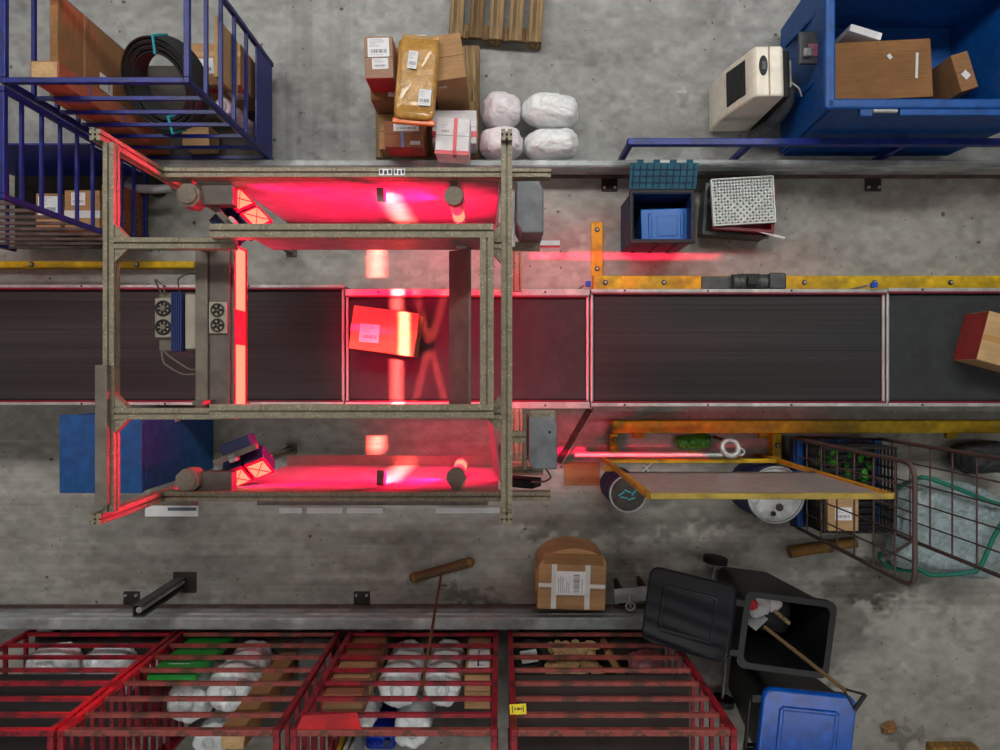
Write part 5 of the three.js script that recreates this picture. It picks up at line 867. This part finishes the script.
{
  const b1 = bin('wheeled_bin', 'black wheeled bin with its lid flung open and rubbish inside', gx(787, 1.0), gz(635, 1.0), -0.13);
  const l1 = binLid(b1, mat.navyLid, 0.6, 0.54); l1.rotation.set(0, 0, Math.PI + 0.44, 'XYZ'); l1.position.set(-0.66, 0.89, 0.0); l1.rotation.set(0, 0.0, 0.44);
  l1.position.set(-0.68, 0.86, -0.02);
  const b2 = bin('wheeled_bin', 'black wheeled bin closed by a shiny blue lid', gx(806, 1.04), gz(733, 1.04), -0.1);
  const l2 = binLid(b2, mat.blueLid, 0.64, 0.56); l2.position.set(0, 1.02, 0);
  for (const s of [-1, 1]) part(b2, 'lid_hinge', rbox(0.09, 0.04, 0.06, 0.01), mat.blackBin, [-0.36, 1.01, s * 0.2]);
  // rubbish in the open bin, small crumpled pieces
  const bx = b1.position.x, bz = b1.position.z;
  const crumple = (label, x, z, y, s, m, seed) => { const g = mergeVertices((() => { const q = new THREE.IcosahedronGeometry(s, 3); q.deleteAttribute('uv'); q.deleteAttribute('normal'); return q; })()), p = g.attributes.position; for (let i = 0; i < p.count; i++) { const n = 1 + 0.5 * IN.noise(p.getX(i) / s * 2 + seed, p.getY(i) / s * 2, p.getZ(i) / s * 2); p.setXYZ(i, p.getX(i) * n * 1.2, p.getY(i) * n * 0.55, p.getZ(i) * n); } g.computeVertexNormals(); return single('crumpled_paper', label, 'rubbish', g, m, [x, y, z], null, 'rubbish in the open bin'); };
  single('rubbish_fill', 'dark rubbish filling the lower half of the open bin', 'rubbish', sackGeo(0.42, 0.52, 0.34, 91, 0.02, 0.4), mat.rubber, [bx + 0.03, 0.12, bz], [0, -0.13, 0]);
  crumple('crumpled white paper ball in the open bin', bx - 0.1, bz - 0.1, 0.72, 0.075, mat.paperWhite, 1); crumple('crumpled red wrapper in the open bin', bx - 0.17, bz - 0.14, 0.77, 0.04, mat.tapeRed, 2); crumple('grey crumpled scrap in the open bin', bx + 0.02, bz - 0.12, 0.7, 0.055, mat.boxWhite, 3); crumple('cream crumpled scrap in the open bin', bx - 0.12, bz + 0.01, 0.69, 0.045, mat.cardPale, 4);
  const wd = thing('wood_offcut', 'short wooden offcut lying in the open bin', 'offcut', [bx + 0.08, 0.72, bz - 0.03], -0.7); part(wd, 'stick', rbox(0.16, 0.02, 0.03, 0.004, 1), mat.woodPale);
  // shovel leaning in the bin
  const a = [bx - 0.08, 0.79, bz + 0.02], e = [gx(846, 1.3), 1.3, gz(691, 1.3)], sh = thing('shovel', 'shovel with a black D-shaped grip leaning out of the bin', 'shovel'); rod(sh, 'shaft', a, e, 0.014, mat.woodWorn, 12);
  const d = V(...e).sub(V(...a)).normalize(), g0 = V(...e), side = V(0, 0, 1).cross(d).normalize().cross(d).normalize(); const u = V(-d.z, 0, d.x).normalize(); const pt = (f, k) => g0.clone().addScaledVector(d, f).addScaledVector(u, k).toArray();
  part(sh, 'grip', tube([pt(-0.03, 0), pt(0.02, 0.02), pt(0.1, 0.06)], 0.009, 8, 16), mat.black); part(sh, 'grip', tube([pt(-0.03, 0), pt(0.02, -0.02), pt(0.1, -0.06)], 0.009, 8, 16), mat.black); rod(sh, 'grip_bar', pt(0.1, -0.065), pt(0.1, 0.065), 0.014, mat.black, 12);
  const bp = V(...a).addScaledVector(d, -0.12); const bl = part(sh, 'blade', rbox(0.14, 0.008, 0.2, 0.003, 1), mat.steel, bp.toArray()); bl.quaternion.setFromUnitVectors(V(0, 0, 1), d);
}

/* ---------- loose things in the south aisle ---------- */
{ // brown carton with a bulging round edge
  const h = 0.42, t = thing('carton', 'brown carton with a bulging end, white tape strips and a big label', 'box', [gx(572, h), 0, gz(582, h)], -0.03);
  const w = 0.54, s = new THREE.Shape(); s.moveTo(-w / 2, 0.22); s.lineTo(w / 2, 0.22); s.lineTo(w / 2, -0.16); s.quadraticCurveTo(w / 2 - 0.04, -0.25, 0.02, -0.265); s.quadraticCurveTo(-w / 2 + 0.06, -0.25, -w / 2, -0.12); s.closePath();
  const g = new THREE.ExtrudeGeometry(s, { depth: h - 0.012, bevelEnabled: true, bevelSize: 0.006, bevelThickness: 0.006, bevelSegments: 1, curveSegments: 10 }); g.rotateX(Math.PI / 2); part(t, 'body', uvm(g), mat.card, [0, h - 0.006, 0]);
  part(t, 'end_flap', box(w - 0.06, 0.003, 0.09), mat.cardDark, [0.01, h + 0.002, -0.185]); part(t, 'flap_seam', box(w - 0.02, 0.002, 0.004), mat.darkSteel, [0, h + 0.001, 0.06]);
  for (const x of [-0.145, 0.125]) part(t, 'tape', box(0.042, 0.002, 0.36), mat.tapeWhite, [x, h + 0.002, 0.04]); part(t, 'tape', box(w, 0.002, 0.03), mat.tapeWhite, [0, h + 0.0012, 0.03]);
  part(t, 'label', lgeo(0.24, 0.003, 0.19), LABELS[0], [-0.01, h + 0.003, 0.01], [0, Math.PI / 2, 0]).scale.set(0.8, 1, 1.25);
  for (const y of [0.12, 0.26, 0.36]) part(t, 'torn_edge', rbox(0.02, 0.05, 0.16, 0.006, 1), mat.cardPale, [-w / 2 - 0.012, y, 0.0]);
}
{ // hooked rod with a wooden T grip, leaning on the cage
  const t = thing('hook_rod', 'rusty rod with a wooden T grip leaning on the red cage', 'rod'), a = V(gx(442, 0.05), 0.05, gz(570, 0.05)), b = V(gx(421, 1.4), 1.4, 2.105);
  rod(t, 'rod', a.toArray(), b.toArray(), 0.011, M(0x7a4a26, { map: tWear, roughness: 0.6 }), 10);
  part(t, 'grip', (() => { const g = new THREE.CapsuleGeometry(0.042, 0.5, 6, 16); return g; })(), M(0x84603a, { map: tWood, roughness: 0.7 }), [a.x, 0.05, a.z], [0, 0.27, Math.PI / 2]);
  for (const s of [-1, 1]) part(t, 'grip_ring', cyl(0.045, 0.045, 0.03, 18), mat.handleWood, [a.x + s * 0.25 * Math.cos(0.27), 0.05, a.z - s * 0.25 * Math.sin(0.27)], [0, 0.27, Math.PI / 2]);
  const q = a.clone().lerp(b, 0.16); part(t, 'hook_stub', tube([[q.x, q.y, q.z], [q.x + 0.03, q.y - 0.01, q.z], [q.x + 0.06, q.y - 0.03, q.z + 0.01]], 0.008, 6, 12), mat.rust);
  part(t, 'tip', cyl(0.018, 0.012, 0.09, 10), mat.darkSteel, b.toArray());
}
{ // steel channel post on a floor plate
  const t = thing('channel_post', 'short dark steel channel post standing on its floor plate by the barrier', 'post', [-2.757, 0, 1.8]);
  part(t, 'web', box(0.012, 0.7, 0.1), mat.darkSteel, [-0.04, 0.36, 0]); for (const s of [-1, 1]) part(t, 'flange', box(0.07, 0.7, 0.012), mat.motor, [0, 0.36, s * 0.045]); part(t, 'tube', cyl(0.022, 0.022, 0.7, 14), mat.steel, [0.0, 0.36, -0.005]); part(t, 'foot_plate', rbox(0.2, 0.014, 0.18, 0.003, 1), mat.darkSteel, [0.02, 0.007, 0]);
  const b = thing('steel_bracket', 'grey steel bracket plate with an eye bolt beside the open bin lid', 'bracket', [gx(634, 0.3), 0, gz(598, 0.3) - 0.03], 0.1);
  part(b, 'plate', rbox(0.32, 0.012, 0.12, 0.003, 1), mat.steel, [0, 0.3, 0]); part(b, 'leg', box(0.03, 0.3, 0.1), mat.darkSteel, [-0.1, 0.148, 0]); part(b, 'leg', box(0.03, 0.3, 0.1), mat.darkSteel, [0.1, 0.148, 0]); part(b, 'eye', new THREE.TorusGeometry(0.035, 0.01, 8, 20), mat.aluClean, [-0.04, 0.31, 0.09], [Math.PI / 2, 0, 0]); part(b, 'bolt', cyl(0.01, 0.01, 0.1, 8), mat.aluClean, [-0.04, 0.31, 0.05], [Math.PI / 2, 0, 0]);
  const k = thing('wood_block', 'yellowish wooden block at the bottom picture edge', 'block', [gx(958, 0.12), 0, gz(756, 0.12)]); part(k, 'plank', rbox(0.4, 0.1, 0.12, 0.006, 1), mat.handleWood, [0, 0.05, 0]); part(k, 'plank', rbox(0.26, 0.025, 0.1, 0.004, 1), mat.handleWood, [0.05, 0.113, 0.01]);
  const lf = single('dry_leaf', 'crumpled brown scrap lying on the bare floor near the blue lid', 'scrap', sackGeo(0.12, 0.05, 0.08, 95, 0.03, 0.8), mat.cardDark, [gx(889, 0.02), 0, gz(727, 0.02)], [0, 0.4, 0]);
}

scene.traverse((o) => { if (o.isMesh) { o.castShadow = true; o.receiveShadow = true; } });
renderer.render(scene, camera);
